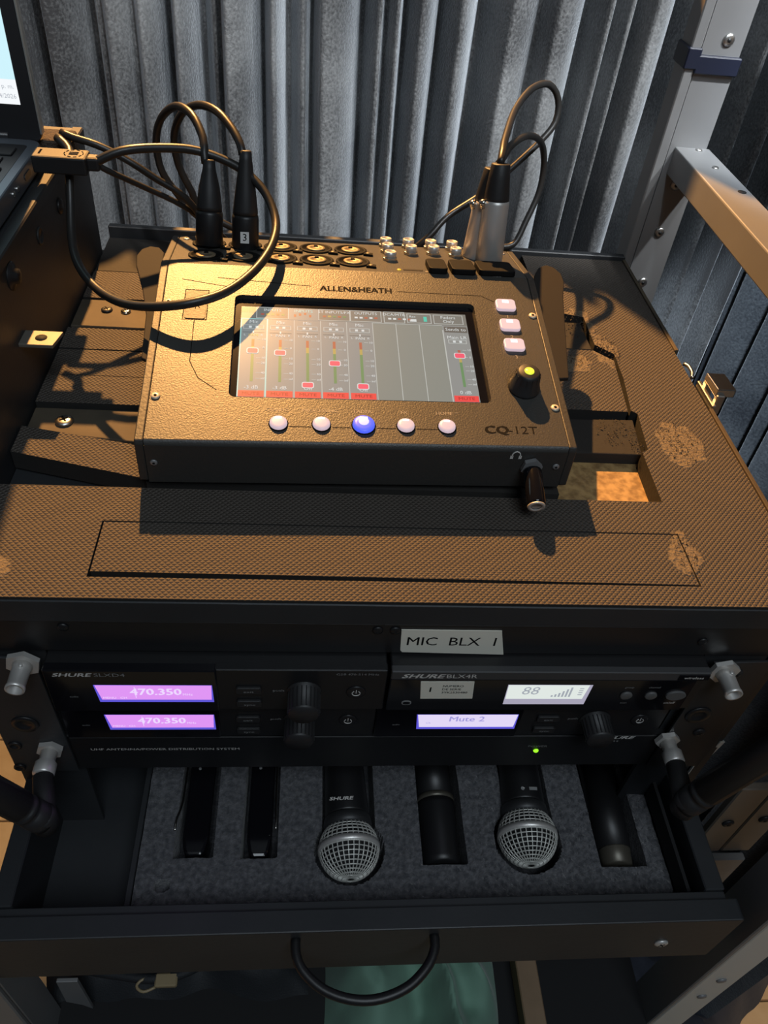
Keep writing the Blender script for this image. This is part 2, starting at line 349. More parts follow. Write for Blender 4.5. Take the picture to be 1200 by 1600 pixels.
gr = [(-352, 9, 42), (-298, 10, 48), (-282, 6, 18), (-250, 7, 22), (-216, 9, 52), (-180, 14, 60), (-160, 6, 40), (-114, 9, 58), (-85, 13, 62), (-58, 7, 50), (0, 13, 64), (26, 8, 40), (48, 9, 52), (88, 11, 58), (134, 15, 70), (192, 8, 34), (249, 10, 56), (279, 9, 48), (298, 8, 44), (356, 15, 74), (398, 9, 55), (440, 10, 60), (474, 9, 60)] + [(510 + 40 * i, 9, 55) for i in range(6)]
gr += [(-400 - 42 * i - 9 * (i % 3), 9, 48) for i in range(0, 9)]
def ztop(t): return min(580, max(358, 390 + (t - 24) * 1.0))  # unseen top edge, sloped so its shadow falls across the rear tray
curtain_mesh(back_path, gr, FL + 8, ztop, velvet_mat).build('stage_curtain', norm=False, label='wide black crushed velvet curtain hanging in folds behind the mixer', category='curtain')
gr2 = [(20 + 62 * i + 14 * ((i * 7) % 3), 12 + (i % 2) * 5, 46 + 14 * (i % 3)) for i in range(11)]
curtain_mesh(side_path, gr2, FL + 8, lambda t: 375, velvet_side).build('side_curtain', norm=False, label='dark navy velvet curtain hanging at right beyond the metal frame', category='curtain')

# ================================================================== CART FRAME
fr = thing('cart_frame', 'grey welded metal cart frame with tall posts carrying the black rack', 'frame', (0, 180, FL))
MB().prism([(262, 448), (296, 448), (296, 486), (291, 486), (291, 453), (262, 453)], FL, 340, frame_metal).box(262, 266, 453, 486, FL, 340, frame_metal).build('post', fr)
MB().box(252, 261, 446, 470, -40, 340, frame_metal, bev=1).build('post_edge', fr)
MB().box(-296, -262, 380, 416, FL, -22, frame_metal, bev=1).build('post', fr)
MB().box(267, 299, -58, 449, 84, 108, frame_metal, bev=1.2, seg=2).build('arm', fr)
MB().box(-299, -264, -58, 380, -52, -22, frame_metal, bev=1.2).build('side_bar', fr)
MB().box(266, 296, -92, -88, FL, 108, pale_metal, bev=1).box(262, 266, -92, -58, FL, 108, frame_metal, bev=.8).build('post', fr)  # front face painted paler than the side for the cool light on it
MB().box(-270, -247.5, -96, -92, FL, -22, frame_metal, bev=1).box(-251, -247.5, -92, -62, FL, -22, frame_metal, bev=.8).build('post', fr)
t = MB(); t.box(260, 298, 444, 490, 167, 181, blue_tape, bev=1).box(250, 262, 444, 472, 170, 186, blue_tape, bev=1); t.build('tape_band', fr, label='navy blue tape wrapped round the right rear post')
b0 = MB(); screw(b0, (282, 448, 193), (0, -1, 0), 5, steel, dark_metal, False); b0 = b0.build('bolt', fr)
for z in (75, 30, -22): pcopy(b0, (-3, 0, z - 193), fr)
h = MB(); h.lathe((291, 352, 107.8), (0, 0, 1), [(0, 3.6), (.5, 3.6)], void_black, 14); h.build('bolt_hole', fr)
for yy in (453, 412): h = MB(); h.lathe((287, yy - 10, 108), (0, 0, 1), [(0, 3.2), (1, 2.6), (1.2, .1)], steel, 12); h.build('rivet', fr)
p0 = MB(); p0.lathe((281, -92, -330), (0, -1, 0), [(0, 4.2), (1.2, 3.6), (1.6, 1)], frame_metal, 12); p0 = p0.build('bolt', fr); pcopy(p0, (0, 0, -42), fr)
pl = MB(); pl.box(255, 279, -20, -14, -262, -160, hinge_metal, bev=1); pl = pl.build('hinge_plate', fr)
pl2 = MB().box(280, 304, -20, -14, -262, -160, hinge_metal, bev=1).build('hinge_plate', fr)
MB().box(258, 300, -26, -20, -315, -264, frame_metal, bev=1).build('mounting_plate', fr)
hb = MB(); screw(hb, (266, -20, -212), (0, -1, 0), 4.6, dark_metal, void_black, False); hb = hb.build('bolt', fr)
pcopy(hb, (26, 0, 6), fr); pcopy(hb, (8, -6, -72), fr)
MB().box(-262, 262, -150, 480, -470, -455, void_black).build('lower_shelf', fr)
MB().prism([(-235, -372), (-219, -372), (-219, -446), (-226, -434), (-237, -424)], -66, -63, frame_metal, axis='y', bev=.5).build('bracket', fr)
MB().box(-300, 300, 455, 480, -520, -480, frame_metal).build('crossbar', fr)
# ================================================================== RACK CASE
rk = thing('equipment_rack', 'black rack case with a worn foam-lined tray as its top', 'rack', (0, 200, -470))
MB().box(-237.4, 250, 11, 452, -19, -15.5, black_paint).box(-237.4, 250, 10.6, 14, -19.5, -2, black_paint, bev=.6).build('tray_board', rk)
MB().box(-237.4, 254, 446, 453, -19, 4, black_paint, bev=.8).build('tray_rim', rk)
rim = MB(); rim.box(250.4, 253.6, 284, 446, -19, 1.5, batten_mat, bev=.5); rim.box(250.4, 253.6, 11, 204, -19, 1.5, batten_mat, bev=.5); rim.box(250.4, 252.5, 204, 284, -19, -4, black_paint); rim.build('tray_rim', rk)
MB().box(96, 206, 78, 160, -15.5, -14.5, ply_mat).build('plywood_panel', rk, label='bare plywood showing through a hole in the foam')
# main embossed foam: front border, right border
f = MB()
f.box(-237.2, 250, 11.5, 26.5, -15, 0, foam_top); f.box(-237.2, -169.5, 26.5, 70, -15, 0, foam_top); f.box(181, 250, 26.5, 70, -15, 0, foam_top)
f.box(-237.2, 250, 70, 99, -15, 0, foam_top)
f.prism([(250, 99), (250, 445), (150, 445), (150, 342), (166, 338), (184, 333), (183, 289), (196, 276), (194, 240), (188, 199), (192, 195), (187, 153), (182, 150), (180, 99)], -15, 0, foam_top)
f.build('foam_sheet', rk)
MB().prism([(-168.6, 31), (60, 29.4), (180.4, 28), (180.4, 69.6), (-168.6, 69.6)], -15, -.5, foam_top).build('foam_strip', rk)
MB().box(-150, 112, 104, 345, -15, -.2, foam_smooth).build('foam_pad', rk)
MB().prism([(113, 287), (181, 287), (181, 329), (113, 329)], -15, -3.5, foam_smooth, bev=.6).build('foam_strip', rk)
MB().prism([(113, 199), (186, 199), (194, 268), (180, 282), (113, 282)], -15, -1.2, foam_top).build('foam_pad', rk)
MB().prism([(113, 154), (185, 154), (190, 195), (113, 192)], -15, -5.5, foam_smooth, bev=.8).build('foam_strip', rk)
for (a, b, zz, mm) in ((333, 378, -5, foam_top), (253.5, 282, -2.5, foam_top), (220, 252.5, -3, foam_top), (186, 218.8, -2.6, foam_top), (381, 444, -6, foam_smooth)):
    MB().box(-237, -151, a, b, -15, zz, mm).build('foam_strip', rk)
bt = MB().box(-237, -151, 288, 329, -15, -4.5, batten_mat, bev=.8).build('batten', rk); MB().prism([(-237, 158), (-151, 149), (-151, 184), (-237, 184)], -15, -6, batten_mat, bev=.8).build('batten', rk)
s_ = MB(); screw(s_, (-199, 312, -4.5), (0, 0, 1), 4.2, bright_metal, dark_print); s_.build('screw', rk)
s_ = MB(); screw(s_, (-214, 313, -4.5), (0, 0, 1), 4.6, dark_metal, dark_print); s_.build('screw', rk)
s_ = MB(); screw(s_, (-214.5, 169, -6), (0, 0, 1), 6.2, steel, dark_print); s_.build('screw', rk)
MB().prism([(-237, 155), (-151, 137), (-151, 107), (-237, 129)], -13, 0.5, foam_top).build('foam_strip', rk, label='loose foam strip lying askew')
for ob in rk.children:                      # cut foam sides are plain, with the shade of the gaps painted in dark
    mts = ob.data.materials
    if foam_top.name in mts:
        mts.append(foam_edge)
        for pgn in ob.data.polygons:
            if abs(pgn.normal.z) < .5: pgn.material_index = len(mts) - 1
# crumbs of torn foam
cr = MB(); rnd = random.Random(3)
for (cx, cy, rx, ry, n, zz) in ((174, 322, 16, 24, 170, -.5), (192, 283, 9, 22, 130, 0), (160, 264, 14, 8, 60, -1), (172, 178, 16, 16, 120, -5), (184, 158, 8, 10, 70, -3), (213, 160, 15, 24, 150, 0), (179, 52, 7, 18, 80, -.2)):
    for i in range(n):
        a = rnd.random() * 6.28; r = rnd.random() ** .6; r0 = rnd.uniform(.35, 1.1)
        px, py = cx + rx * r * math.cos(a), cy + ry * r * math.sin(a); vs = [(px + rnd.uniform(-r0, r0), py + rnd.uniform(-r0, r0), zz + rnd.uniform(0, 1.4)) for _ in range(4)]
        cr.add(vs, [[0, 1, 2], [0, 1, 3], [1, 2, 3], [0, 2, 3]], felt_mat if i % 3 else batten_mat)
cr.build('foam_crumbs', rk, kind='stuff')
MB().box(-246, -240.5, 20, 446, -300, -21.5, black_paint).build('side_panel', rk); MB().box(244, 250, 52, 446, -300, -19.5, black_paint).build('side_panel', rk)
MB().box(-246, 250, 440, 446, -470, -19.5, void_black).build('back_panel', rk)
# rack rails with their holes
rl = MB(); rl.box(-240, -198, 14, 17, -300, -20, black_paint); rl.build('rack_rail', rk)
rr = MB(); rr.box(198, 240, 14, 17, -300, -20, black_paint); rr.build('rack_rail', rk)
rg = MB(); rg.prism([(241, 12), (249, 12), (249, 52), (246, 52), (246, 16), (241, 16)], -235, -20, dark_metal); rg.box(240.4, 241.2, 11.5, 13, -235, -20, pale_metal); rg.build('corner_angle', rk)
br = MB(); br.prism([(11, -150), (26, -158), (24, -214), (18, -214)], 247, 251, pale_metal, axis='x', bev=.5); br.build('bracket', rk, label='small pale metal bracket on the right side')
lt = thing('draw_latch', 'small metal draw latch on the right edge of the tray', 'latch', (256, 224, -6))
MB().box(254, 257, 206, 240, -14, 2, steel, bev=.5).box(256.5, 263, 209, 214, -8, 9, steel, bev=.8).box(256.5, 263, 230, 236, -8, 7, steel, bev=.8).build('base_plate', lt)
MB().prism([(212, 6), (236, 6), (236, 12), (212, 13)], 256, 271, bright_metal, axis='x', bev=.8).build('lever', lt)
lb = MB(); lb.tube([(252, 246, 0), (254, 252, 1), (254, 262, 1), (252, 266, 0)], 1.6, bright_metal, 8, 2); lb.build('catch_loop', lt)
# ================================================================== LEFT CASE + LAPTOP
bx = thing('flight_case', 'black wooden case at left edge with the laptop lying on it', 'case', (-400, 180, -21))
MB().box(-620, -238, -60, 418, -21, 98, black_paint, bev=1.5).build('case_body', bx)
MB().box(-246, -237.2, -60, 418.5, 90, 98.6, dark_metal, bev=1).build('edge_trim', bx)
q = MB(); q.lathe((-238, 322, 75), (1, 0, 0), [(0, 6), (1.5, 5.5), (2.5, 3), (2.6, .1)], black_satin, 14); q.build('bolt', bx)
q = MB(); q.lathe((-238, 203, 81), (1, 0, 0), [(0, 9), (.5, 9), (1.6, 5), (4.5, 4.6), (5.2, 2)], black_satin, 16); q.build('bolt', bx)
q = MB(); q.lathe((-238, 268, 77), (1, 0, 0), [(0, 6.2), (.9, 6.0), (1.0, 4.6), (.4, 4.4), (.3, .1)], dark_metal, 18); q.build('grommet', bx)
lg = MB(); lg.prism([(-250, 186), (-217, 186), (-214, 203), (-250, 203)], 40, 42.5, hinge_metal, bev=.4); lg.lathe((-226, 194.5, 42.4), (0, 0, 1), [(0, 3.8), (.3, 3.8)], void_black, 16); lg.build('steel_lug', bx)
fp = MB(); fp.box(-256, -229, 346, 370, 98, 113, felt_mat, bev=2, seg=2); fp.build('felt_block', label='small brown-black felt block behind the laptop corner', category='felt block')

lp = thing('laptop', 'slate grey laptop with a bright pale blue screen at left edge', 'laptop', (-400, 230, 98.8))
MB().prism(rrect(-556, -247, 112, 342, 9), 99.5, 114, lap_body, bev=1.2).build('base', lp)
MB().prism(rrect(-548, -254, 232, 330, 3), 114, 114.2, lap_bezel).build('keyboard_deck', lp)
kb = MB(); kb.box(-16, -2, 0, 14, 0, 1.2, lap_bezel, bev=.5); kb.M = Matrix.Identity(4)
K = MB(); K.box(-274, -259, 236, 250, 114.2, 115.3, black_satin, bev=.6); k0 = K.build('key', lp)
for r in range(5):
    for c in range(15):
        if r or c: pcopy(k0, (-c * 18.4 - (r % 2) * 4, r * 18, 0), lp)
kb.bm.free()
pt = MB()
for yy, w_ in ((296, 7), (272, 2.2), (263, 2.2)):
    pt.prism([(yy + a_, 107 + b_) for a_, b_ in rrect(-w_, w_, -2, 2, 1.9)], -247.6, -246.5, bright_metal if w_ < 3 else lap_bezel, axis='x')
pt.build('port', lp)
lid = MB(); lid.prism(rrect(-556, -247, 112, 330, 6), 342, 347, lap_bezel, axis='y', bev=.4); lid.build('screen_lid', lp)
le = MB(); le.box(-247.3, -245.8, 340.8, 347, 118, 326, lap_edge, bev=.3); le.build('lid_edge', lp, label='thin silver edge of the lid')
ds = MB(); ds.quad(-546, -257, 153, 320, 341.8, lap_cyan, 'xz'); ds.quad(-546, -257, 137, 153, 341.8, lap_white, 'xz')
ds.text('21 p. m.', -259, 148.5, 341.6, 3.0, lap_ink, 'xz', align='RIGHT'); ds.text('/04/2026', -258.5, 142.2, 341.6, 3.0, lap_ink, 'xz', align='RIGHT')
ds.build('display', lp, norm=False)
hg = MB(); hg.cyl((-530, 343, 115), (-270, 343, 115), 3, lap_bezel, 10); hg.build('hinge', lp)

# ---- plug and its looping cable
hd = thing('video_cable', 'black video cable plugged into the laptop and looping over the mixer', 'cable', (-220, 303, 99))
c = MB(); c.box(-243, -207, 296.5, 313.5, 108, 120, black_rubber, bev=1.4, seg=2); c.box(-208, -199, 300, 309, 110, 119.5, black_rubber, bev=1.8, seg=2); c.build('plug', hd)
c = MB()
for k in range(10):
    a = 2 * math.pi * k / 10; c.box(-1.1, 1.1, -.35, .35, 0, .25, black_gloss, T=Matrix.Translation((-216 + 6.2 * math.cos(a), 305 + 6.2 * math.sin(a), 120)) @ Matrix.Rotation(a + 1.57, 4, 'Z'))
for k in (-2, 0, 2): c.box(-219, -213, 305 + k - .45, 305 + k + .45, 120, 120.25, black_gloss)
c.box(-239, -237.6, 301, 309, 120, 120.2, black_gloss); c.build('round_emblem', hd)
loop = [(-202.8, 303.0, 115.5), (-184.2, 308.0, 122.8), (-159.7, 318.0, 123.1), (-134.2, 325.0, 120.2), (-107.3, 322.0, 112.4), (-88.5, 310.0, 102.3), (-78.5, 290.0, 90.4), (-79.3, 265.0, 83.0), (-89.3, 238.0, 76.9), (-106.5, 212.0, 73.3), (-127.8, 199.0, 71.0), (-152.6, 200.0, 66.2), (-175.6, 212.0, 60.9), (-196.7, 234.0, 58.5), (-213.5, 260.0, 62.0), (-220.4, 280.0, 71.8), (-222.4, 300.0, 90.7), (-222.7, 312.0, 107.6), (-226, 330, 113), (-236, 341, 117)]
c = MB(); c.tube(loop, 3.1, cable_mat, 12, 5); c.build('cable', hd)

# ================================================================== MIXER
ang, yaw = 0.1945, 0.0251
MM = Matrix.Translation((-152.37, 99.61, 0)) @ Matrix.Rotation(yaw, 4, 'Z')          # mixer base frame (u right, v back, z up)
PT = MM @ Matrix.Translation((0, 0, 36.19)) @ Matrix.Rotation(ang, 4, 'X')             # tilted top panel (u, v, h)
RT = PT @ Matrix.Translation((0, 162, 0)) @ Matrix.Rotation(-ang - math.radians(10), 4, 'X')   # rear deck (u, w, h)
mx = thing('digital_mixer', 'charcoal digital mixer with lit touchscreen standing on the foam tray', 'mixer', None, M=MM)
ca, sa = math.cos(ang), math.sin(ang); rv, rz = 162 * ca, 36.19 + 162 * sa; ev, ez_ = rv + 69 * math.cos(.1745), rz - 69 * math.sin(.1745)
prof = [(3, 3), (0, 6), (0, 33.5), (1.2, 36.2), (rv, rz), (ev, ez_), (ev + 2, 5), (ev, 3)]
sd = MB(MM); sd.prism([(2, 3.4), (0.6, 6), (0.6, 33), (1.8, 35.7), (6, 31.5), (rv - 6, rz - 8), (rv, rz - 3.5), (ev - .5, ez_ - 3.5), (ev, 5)], 6, 262, mixer_side, axis='x'); sd.build('chassis', mx)
def cheek(u0, u1):
    c = MB(MM); c.prism(prof, u0, u1, mixer_side, axis='x', bev=.7); return c
cheek(0, 5.2).build('side_cheek', mx); cheek(262.8, 268).build('side_cheek', mx)
# top cover with its screen opening
tp = MB(PT); SO = rrect(52.5, 218.5, 36.5, 131, 4, 4); OUT = []
k4 = 5                                       # four corner fans and four side quads round the opening
outer = [(262.4, 162), (5.6, 162), (5.6, 2), (262.4, 2)]
for c4 in range(4):
    arc = SO[c4 * k4:(c4 + 1) * k4]; nxt = SO[((c4 + 1) % 4) * k4]
    tp.add([(*outer[c4], 0)] + [(*p, 0) for p in arc], [[0, i + 1, i + 2] for i in range(k4 - 1)], mixer_paint)
    tp.add([(*outer[c4], 0), (*arc[-1], 0), (*nxt, 0), (*outer[(c4 + 1) % 4], 0)], [[0, 1, 2, 3]], mixer_paint)
n_ = len(SO); tp.add([(*p, 0) for p in SO] + [(p[0] + (135 - p[0]) * .008, p[1] + (84 - p[1]) * .008, -3.2) for p in SO], [[i, (i + 1) % n_, n_ + (i + 1) % n_, n_ + i] for i in range(n_)], mixer_side)
tp.add([(5.6, 2, 0), (262.4, 2, 0), (262.4, .5, -.4), (5.6, .5, -.4), (262.4, -.6, -3), (5.6, -.6, -3)], [[0, 1, 2, 3], [3, 2, 4, 5]], mixer_paint, True)
tp.M = MM; tp.box(5.6, 262.4, -.6, .2, 5, 33.4, mixer_side)
tp.build('top_cover', mx, norm=True)
rd = MB(RT); rd.box(5.6, 262.4, 0, 68.4, -2.5, 0, mixer_paint); rd.build('rear_deck', mx)
# thin engraved lines on the cover, and one painted cable shadow
def line(pts, wd=.5, m=dark_print):
    ln = MB(PT)
    for (a, b) in zip(pts, pts[1:]):
        d = (Vector(b) - Vector(a)); L = d.length; T = Matrix.Translation((*a, 0)) @ Matrix.Rotation(math.atan2(d.y, d.x), 4, 'Z'); ln.box(0, L, -wd / 2, wd / 2, 0, .08, m, T=T)
    ln.build('engraving_and_shadow_line', mx)
line([(27, 104), (27, 66), (33, 52), (45, 42)]); line([(40, 148), (104, 143)]); line([(165, 141), (225, 140), (234, 134)]); line([(16, 145), (52, 138)])  # the last one is a faint cable shadow drawn as a dark line
for a, b in ((90, 103), (116, 127), (143, 155), (168, 181)): line([(a, 13.4), (b, 13.4)], .5)
ln = MB(PT); ln.ring(19, 35, 104.5, 134.5, .1, .6, dark_print); ln.build('pad_outline', mx)
bt_ = MB(PT); bt_.prism(rrect(20, 34, 105.5, 133.5, 2), 0, .35, mixer_side, bev=.15); bt_.build('power_pad', mx)
pi = MB(PT)
for k in range(8):
    a = k * math.pi / 4; pi.box(1.2, 4, -.25, .25, .4, .5, dark_print, T=Matrix.Translation((27, 119, 0)) @ Matrix.Rotation(a, 4, 'Z'))
pi.build('power_symbol', mx)
# lettering
lt_ = LT(mx, PT)
lt_.text('ALLEN&HEATH', 135.7, 141, .12, 5.4, dark_print, bold=.035, wide=1.0)
lt_.text('CQ', 210.5, 13.9, .12, 6.4, dark_print, bold=.055, align='LEFT', wide=1.15); lt_.text('-12T', 225.5, 13.9, .12, 6.4, dark_print, align='LEFT', wide=1.12)
for tx, u in (('CONFIG', 82.6), ('PROCESSING', 108.7), ('FADER', 135), ('FX', 160.8), ('HOME', 186.2)): lt_.text(tx, u, 26.6, .12, 2.5, tan_print, wide=1.1, bold=.008)
lt_.box(193.2, 195.2, 27.2, 27.6, .1, .14, tan_print)
for tx, v in (('1', 119), ('2', 98.5), ('3', 79)): lt_.text(tx, 241.5, v, .12, 3.2, tan_print)
lt_.M = RT; lt_.text('SD', 189, 5, .12, 1.8, white_print); lt_.text('USB-B', 240, -.2, .12, 1.8, white_print)
# headphone sign on the front face
hp = MB(MM); hp.tube([(227, -.7, 29.5), (227.4, -.7, 32.2), (229.6, -.7, 33.6), (231.8, -.7, 32.2), (232.2, -.7, 29.5)], .4, white_print, 6, 1); hp.box(226, 227.8, -.9, -.6, 28, 30.3, white_print); hp.box(231.4, 233.2, -.9, -.6, 28, 30.3, white_print); hp.build('headphone_symbol', mx)
# small screws
s0 = MB(PT); screw(s0, (9, 35.5, 0), (PT.to_3x3() @ Vector((0, 0, 1))) if 0 else (0, 0, 1), 2.9, pale_screw, dark_print, False); s0 = s0.build('screw', mx)
def panel_delta(du, dv): return Vector((du, dv * ca, dv * sa))
for (u, v) in ((259.7, 120.7), (259.5, 33.5), (9, 120.7)): pcopy(s0, panel_delta(u - 9, v - 35.5), mx)
s1 = MB(MM); screw(s1, (10, -.6, 20.5), (0, -1, 0), 2.3, frame_metal, dark_print, False); s1 = s1.build('screw', mx); pcopy(s1, (247, 0, 1.5), mx)
# touchscreen
ts = MB(PT); ts.quad(52, 219, 36, 132, -3.1, black_gloss); ts.build('screen_glass', mx, norm=False)
ui = MB(PT); U0, V0, UW, VH = 57.0, 39.6, 155.0, 83.2; zz = -2.9
def ux(a): return U0 + UW * a
def vy(a): return V0 + VH * a
def uq(a, b, c_, d, m, lay=0): ui.quad(ux(a), ux(b), vy(c_), vy(d), zz + .03 * lay, m)
def ut(tx, a, b, hh, m, lay=4, al='CENTER', wide=1.0): ui.text(tx, ux(a), vy(b), zz + .03 * lay, hh, m, align=al, wide=wide)
uq(0, 1, 0, 1, ui_bg)
uq(.572, .885, 0, .855, ui_empty, 1)
uq(0, 1, .858, 1, ui_tab, 1)
for (a, b) in ((.11, .165), (.165, .305)): pass
uq(0, .03, .93, .99, ui_dark, 2); uq(.032, .06, .93, .99, ui_dark, 2)
for (a, b, tx) in ((.065, .205, 'INPUTS'), (.335, .475, 'ST INPUTS/FX'), (.475, .615, 'OUTPUTS'), (.625, .72, 'DCA/MTR')):
    ui.ring(ux(a), ux(b), vy(.865), vy(1.0), zz + .09, .5, ui_line); ut(tx, (a + b) / 2, .965, 2.6, ui_white)
    for k in range(5):
        uq(a + .02 + k * .022, a + .034 + k * .022, .905, .925, (ui_white, ui_white, ui_rust, ui_white, ui_rust)[k] if a > .4 else (ui_rust, ui_yell, ui_green, ui_rust, ui_green)[k], 3)
uq(.205, .335, .858, 1, ui_bg, 2); ut('INPUTS', .27, .965, 2.8, ui_cyan)
for k in range(4): uq(.228 + k * .022, .238 + k * .022, .895 + .014 * (k % 3), .925 + .014 * (k % 3), ui_rust, 3)
ui.ring(ux(.73), ux(.84), vy(.872), vy(.985), zz + .09, .5, ui_line); ut('Rec', .755, .95, 2.2, ui_white); uq(.742, .772, .89, .92, ui_white, 3); uq(.805, .82, .895, .955, ui_teal, 3)
ui.ring(ux(.85), ux(.985), vy(.872), vy(.985), zz + .09, .5, ui_line); ut('Faders', .917, .952, 2.9, ui_white); ut('Only', .917, .905, 2.9, ui_white)
cols = [(.0, .112), (.114, .228), (.23, .342), (.344, .456), (.458, .57), (.888, 1.0)]
fad = [.49, .475, .135, .375, .135, .505]; val = ['-3 dB', '-3 dB', 'Off', '-4 dB', 'Off', '0 dB']
for k, (a, b) in enumerate(cols):
    mid = (a + b) / 2; main = k == 5
    uq(a + .004, b - .004, .002, .066, ui_red, 2); ut('MUTE', mid, .034, 2.5, ui_dred, wide=1.25)
    ut(val[k], mid, .098, 3.0, ui_white)
    top = .79 if not main else .66
    if main:
        uq(a + .004, b - .004, .775, .845, ui_dark, 2); ut('Sends to', mid, .81, 3.0, ui_white); ut('Main LR', mid, .715, 3.0, ui_white)
        ui.ring(ux(a + .015), ux(b - .015), vy(.645), vy(.69), zz + .09, .45, ui_line)
    else:
        ut('Mic', mid, .82, 3.0, ui_white); ui.ring(ux(a + .012), ux(b - .012), vy(.735), vy(.785), zz + .09, .45, ui_line)
        uq(a + .01, b - .01, .695, .70, ui_dark, 3); uq(mid - .003, mid + .003, .69, .715, ui_white, 4)
        ut('PAN', mid, .665, 2.4, ui_yell if k == 0 else ui_white); ut('L', a + .02, .668, 1.8, ui_white); ut('R', b - .02, .668, 1.8, ui_white)
    hy = .76 if not main else .667
    for dx in (-.014, .014): uq(mid + dx - .006, mid + dx + .006, hy - .012, hy + .012, ui_white, 4)
    T0, T1 = .16, (.62 if not main else .57); x0 = mid + .0
    uq(x0 - .006, x0 + .006, T0, T1 - .14, ui_green, 2); uq(x0 - .006, x0 + .006, T1 - .14, T1 - .08, ui_yell, 2); uq(x0 - .006, x0 + .006, T1 - .08, T1, ui_rust, 2)
    for q_, tx in ((1.0, '10'), (.80, '0'), (.55, '10'), (.43, '20'), (.2, '40'), (.07, 'inf')):
        yq = T0 + (T1 - T0) * q_; uq(x0 + .016, x0 + .034, yq - .002, yq + .002, ui_line, 2); ut(tx, x0 + .045, yq, 1.9, ui_white)
    fw = .025; ui.prism([(ux(x0) + p, vy(fad[k]) + q2) for p, q2 in rrect(-3.9, 3.9, -2.7, 2.7, 1.3, 2)], zz + .12, zz + .14, ui_white); ui.prism([(ux(x0) + p, vy(fad[k]) + q2) for p, q2 in rrect(-3.3, 3.3, -2.1, 2.1, 1.0, 2)], zz + .13, zz + .17, ui_pink)
for a in (.228, .342, .456, .571, .675, .78): uq(a, a + .003, 0, .856, ui_line, 3)
uq(.0, .005, 0, .86, ui_cyan, 4); uq(.111, .117, 0, .86, ui_cyan, 4); uq(.0, .112, .852, .86, ui_cyan, 4); uq(.883, .888, 0, .8, ui_line, 4); uq(.57, .885, .853, .858, ui_line, 4)
ui.build('touchscreen', mx, norm=False)
# lit buttons
def dome(name, u, v, r, hgt, m, tipm):
    b = MB(PT); b.lathe((u, v, 0), (0, 0, 1), [(0, r + .7), (.5, r + .5), (.5, r)], dark_print, 20); b = b.build('button_collar', mx)
    d = MB(PT); d.lathe((u, v, .4), (0, 0, 1), [(0, r), (hgt * .6, r * .98), (hgt * .9, r * .88), (hgt, r * .6), (hgt * 1.03, .1)], m, 20); d.box(u - r * .35, u + r * .35, v + r * .45, v + r * .7, hgt + .35, hgt + .5, tipm); d.build(name, mx)
for u in (83.3, 109.2, 161.1, 186.8): dome('lit_button', u, 15.5, 5.4, 1.9, glow_white, glow_tip)
dome('blue_button', 135, 15.5, 6.9, 2.2, glow_blue, glow_tip)
cb = MB(PT); cb.lathe((135, 16.6, 2.6), (0, 0, 1), [(0, 3.4), (.1, 3.0), (.16, .1)], glow_blue_top, 20); cb.build('button_glow', mx)
for v in (129.7, 109.2, 89.6):
    b = MB(PT); b.prism(rrect(234.2, 248.4, v - 5.6, v + 5.6, 2.6), 0, 2.4, glow_white, bev=.7); b.box(239, 243.5, v + 1.2, v + 4, 2.4, 2.5, glow_tip); b.build('soft_key', mx)
# rotary knob
kn = MB(PT); pr = [(0, 10.6), (1.2, 10.6), (2.2, 9.8), (12.5, 7.9), (14.2, 7.2), (14.8, 6.2), (14.8, .1)]
kn.lathe((241.7, 51, .3), (0, 0, 1), pr, black_rubber, 28)
for k in range(14):
    a = 2 * math.pi * k / 14; kn.box(8.1, 9.6, -.45, .45, 2.4, 12, black_rubber, T=Matrix.Translation((241.7, 51, .3)) @ Matrix.Rotation(a, 4, 'Z') @ Matrix.Rotation(-.12, 4, 'Y'))
kn = kn.build('rotary_knob', mx)
kl = MB(PT); kl.lathe((241.7, 51, 15), (0, 0, 1), [(0, 3.3), (.5, 3.1), (.7, .1)], led_yellow, 18); kl.build('knob_light', kn)
# combo sockets, jacks, slots on the rear deck
def rdelta(du, dw): return Vector((du, dw * math.cos(-.1745), dw * math.sin(-.1745)))
cj = MB(RT); cj.lathe((29, 20, 0), (0, 0, 1), [(0, 12.6), (1.0, 12.4), (1.2, 11.6), (1.2, 10.2), (.4, 10), (.35, .1)], socket_black, 26)
cj.lathe((29, 20, .4), (0, 0, 1), [(0, 7.2), (.9, 7), (1.0, 4.2), (.5, 4), (.4, .1)], brass_dark, 20); cj.prism([(29 + a_, 20 + b_) for a_, b_ in ((-1.6, 3), (1.6, 3), (1.0, 7.5), (-1.0, 7.5))], .4, 1.7, socket_black); cj.prism([(38, 8), (45, 6.5), (45.5, 11), (40, 13)], 0, 1.6, socket_black)
cj.lathe((41.5, 9.6, 1.6), (0, 0, 1), [(0, 1.6), (.3, 1.4), (.3, .1)], brass_dark, 10)
cj = cj.build('combo_socket', mx)
for i in range(5):
    for j in range(2):
        if i or j: pcopy(cj, rdelta(26.6 * i, 29.5 * j), mx)
jk = MB(RT); jk.prism([(164 + 5.6 * math.cos(a), 30 + 5.6 * math.sin(a)) for a in [k * math.pi / 3 + .2 for k in range(6)]], 0, 2.2, bright_metal, bev=.2); jk.lathe((164, 30, 2), (0, 0, 1), [(0, 4.6), (4.5, 4.5), (4.7, 3.9), (4.7, 3.0), (2, 2.9), (2, .1)], nickel, 16); jk = jk.build('jack_socket', mx)
for (u, wv) in ((164, 50), (164, 66), (182, 48), (182, 66), (199.8, 50), (199.8, 66), (217, 48), (217, 66), (234, 58)): pcopy(jk, rdelta(u - 164, wv - 30), mx)
for (a, b) in ((189.5, 203.5), (206.5, 224.5), (226.8, 254)):
    o = MB(RT); o.prism(rrect(a, b, -.2, 24, 3), .05, 4.5, socket_black, bev=.8); o.build('port_cover', mx)
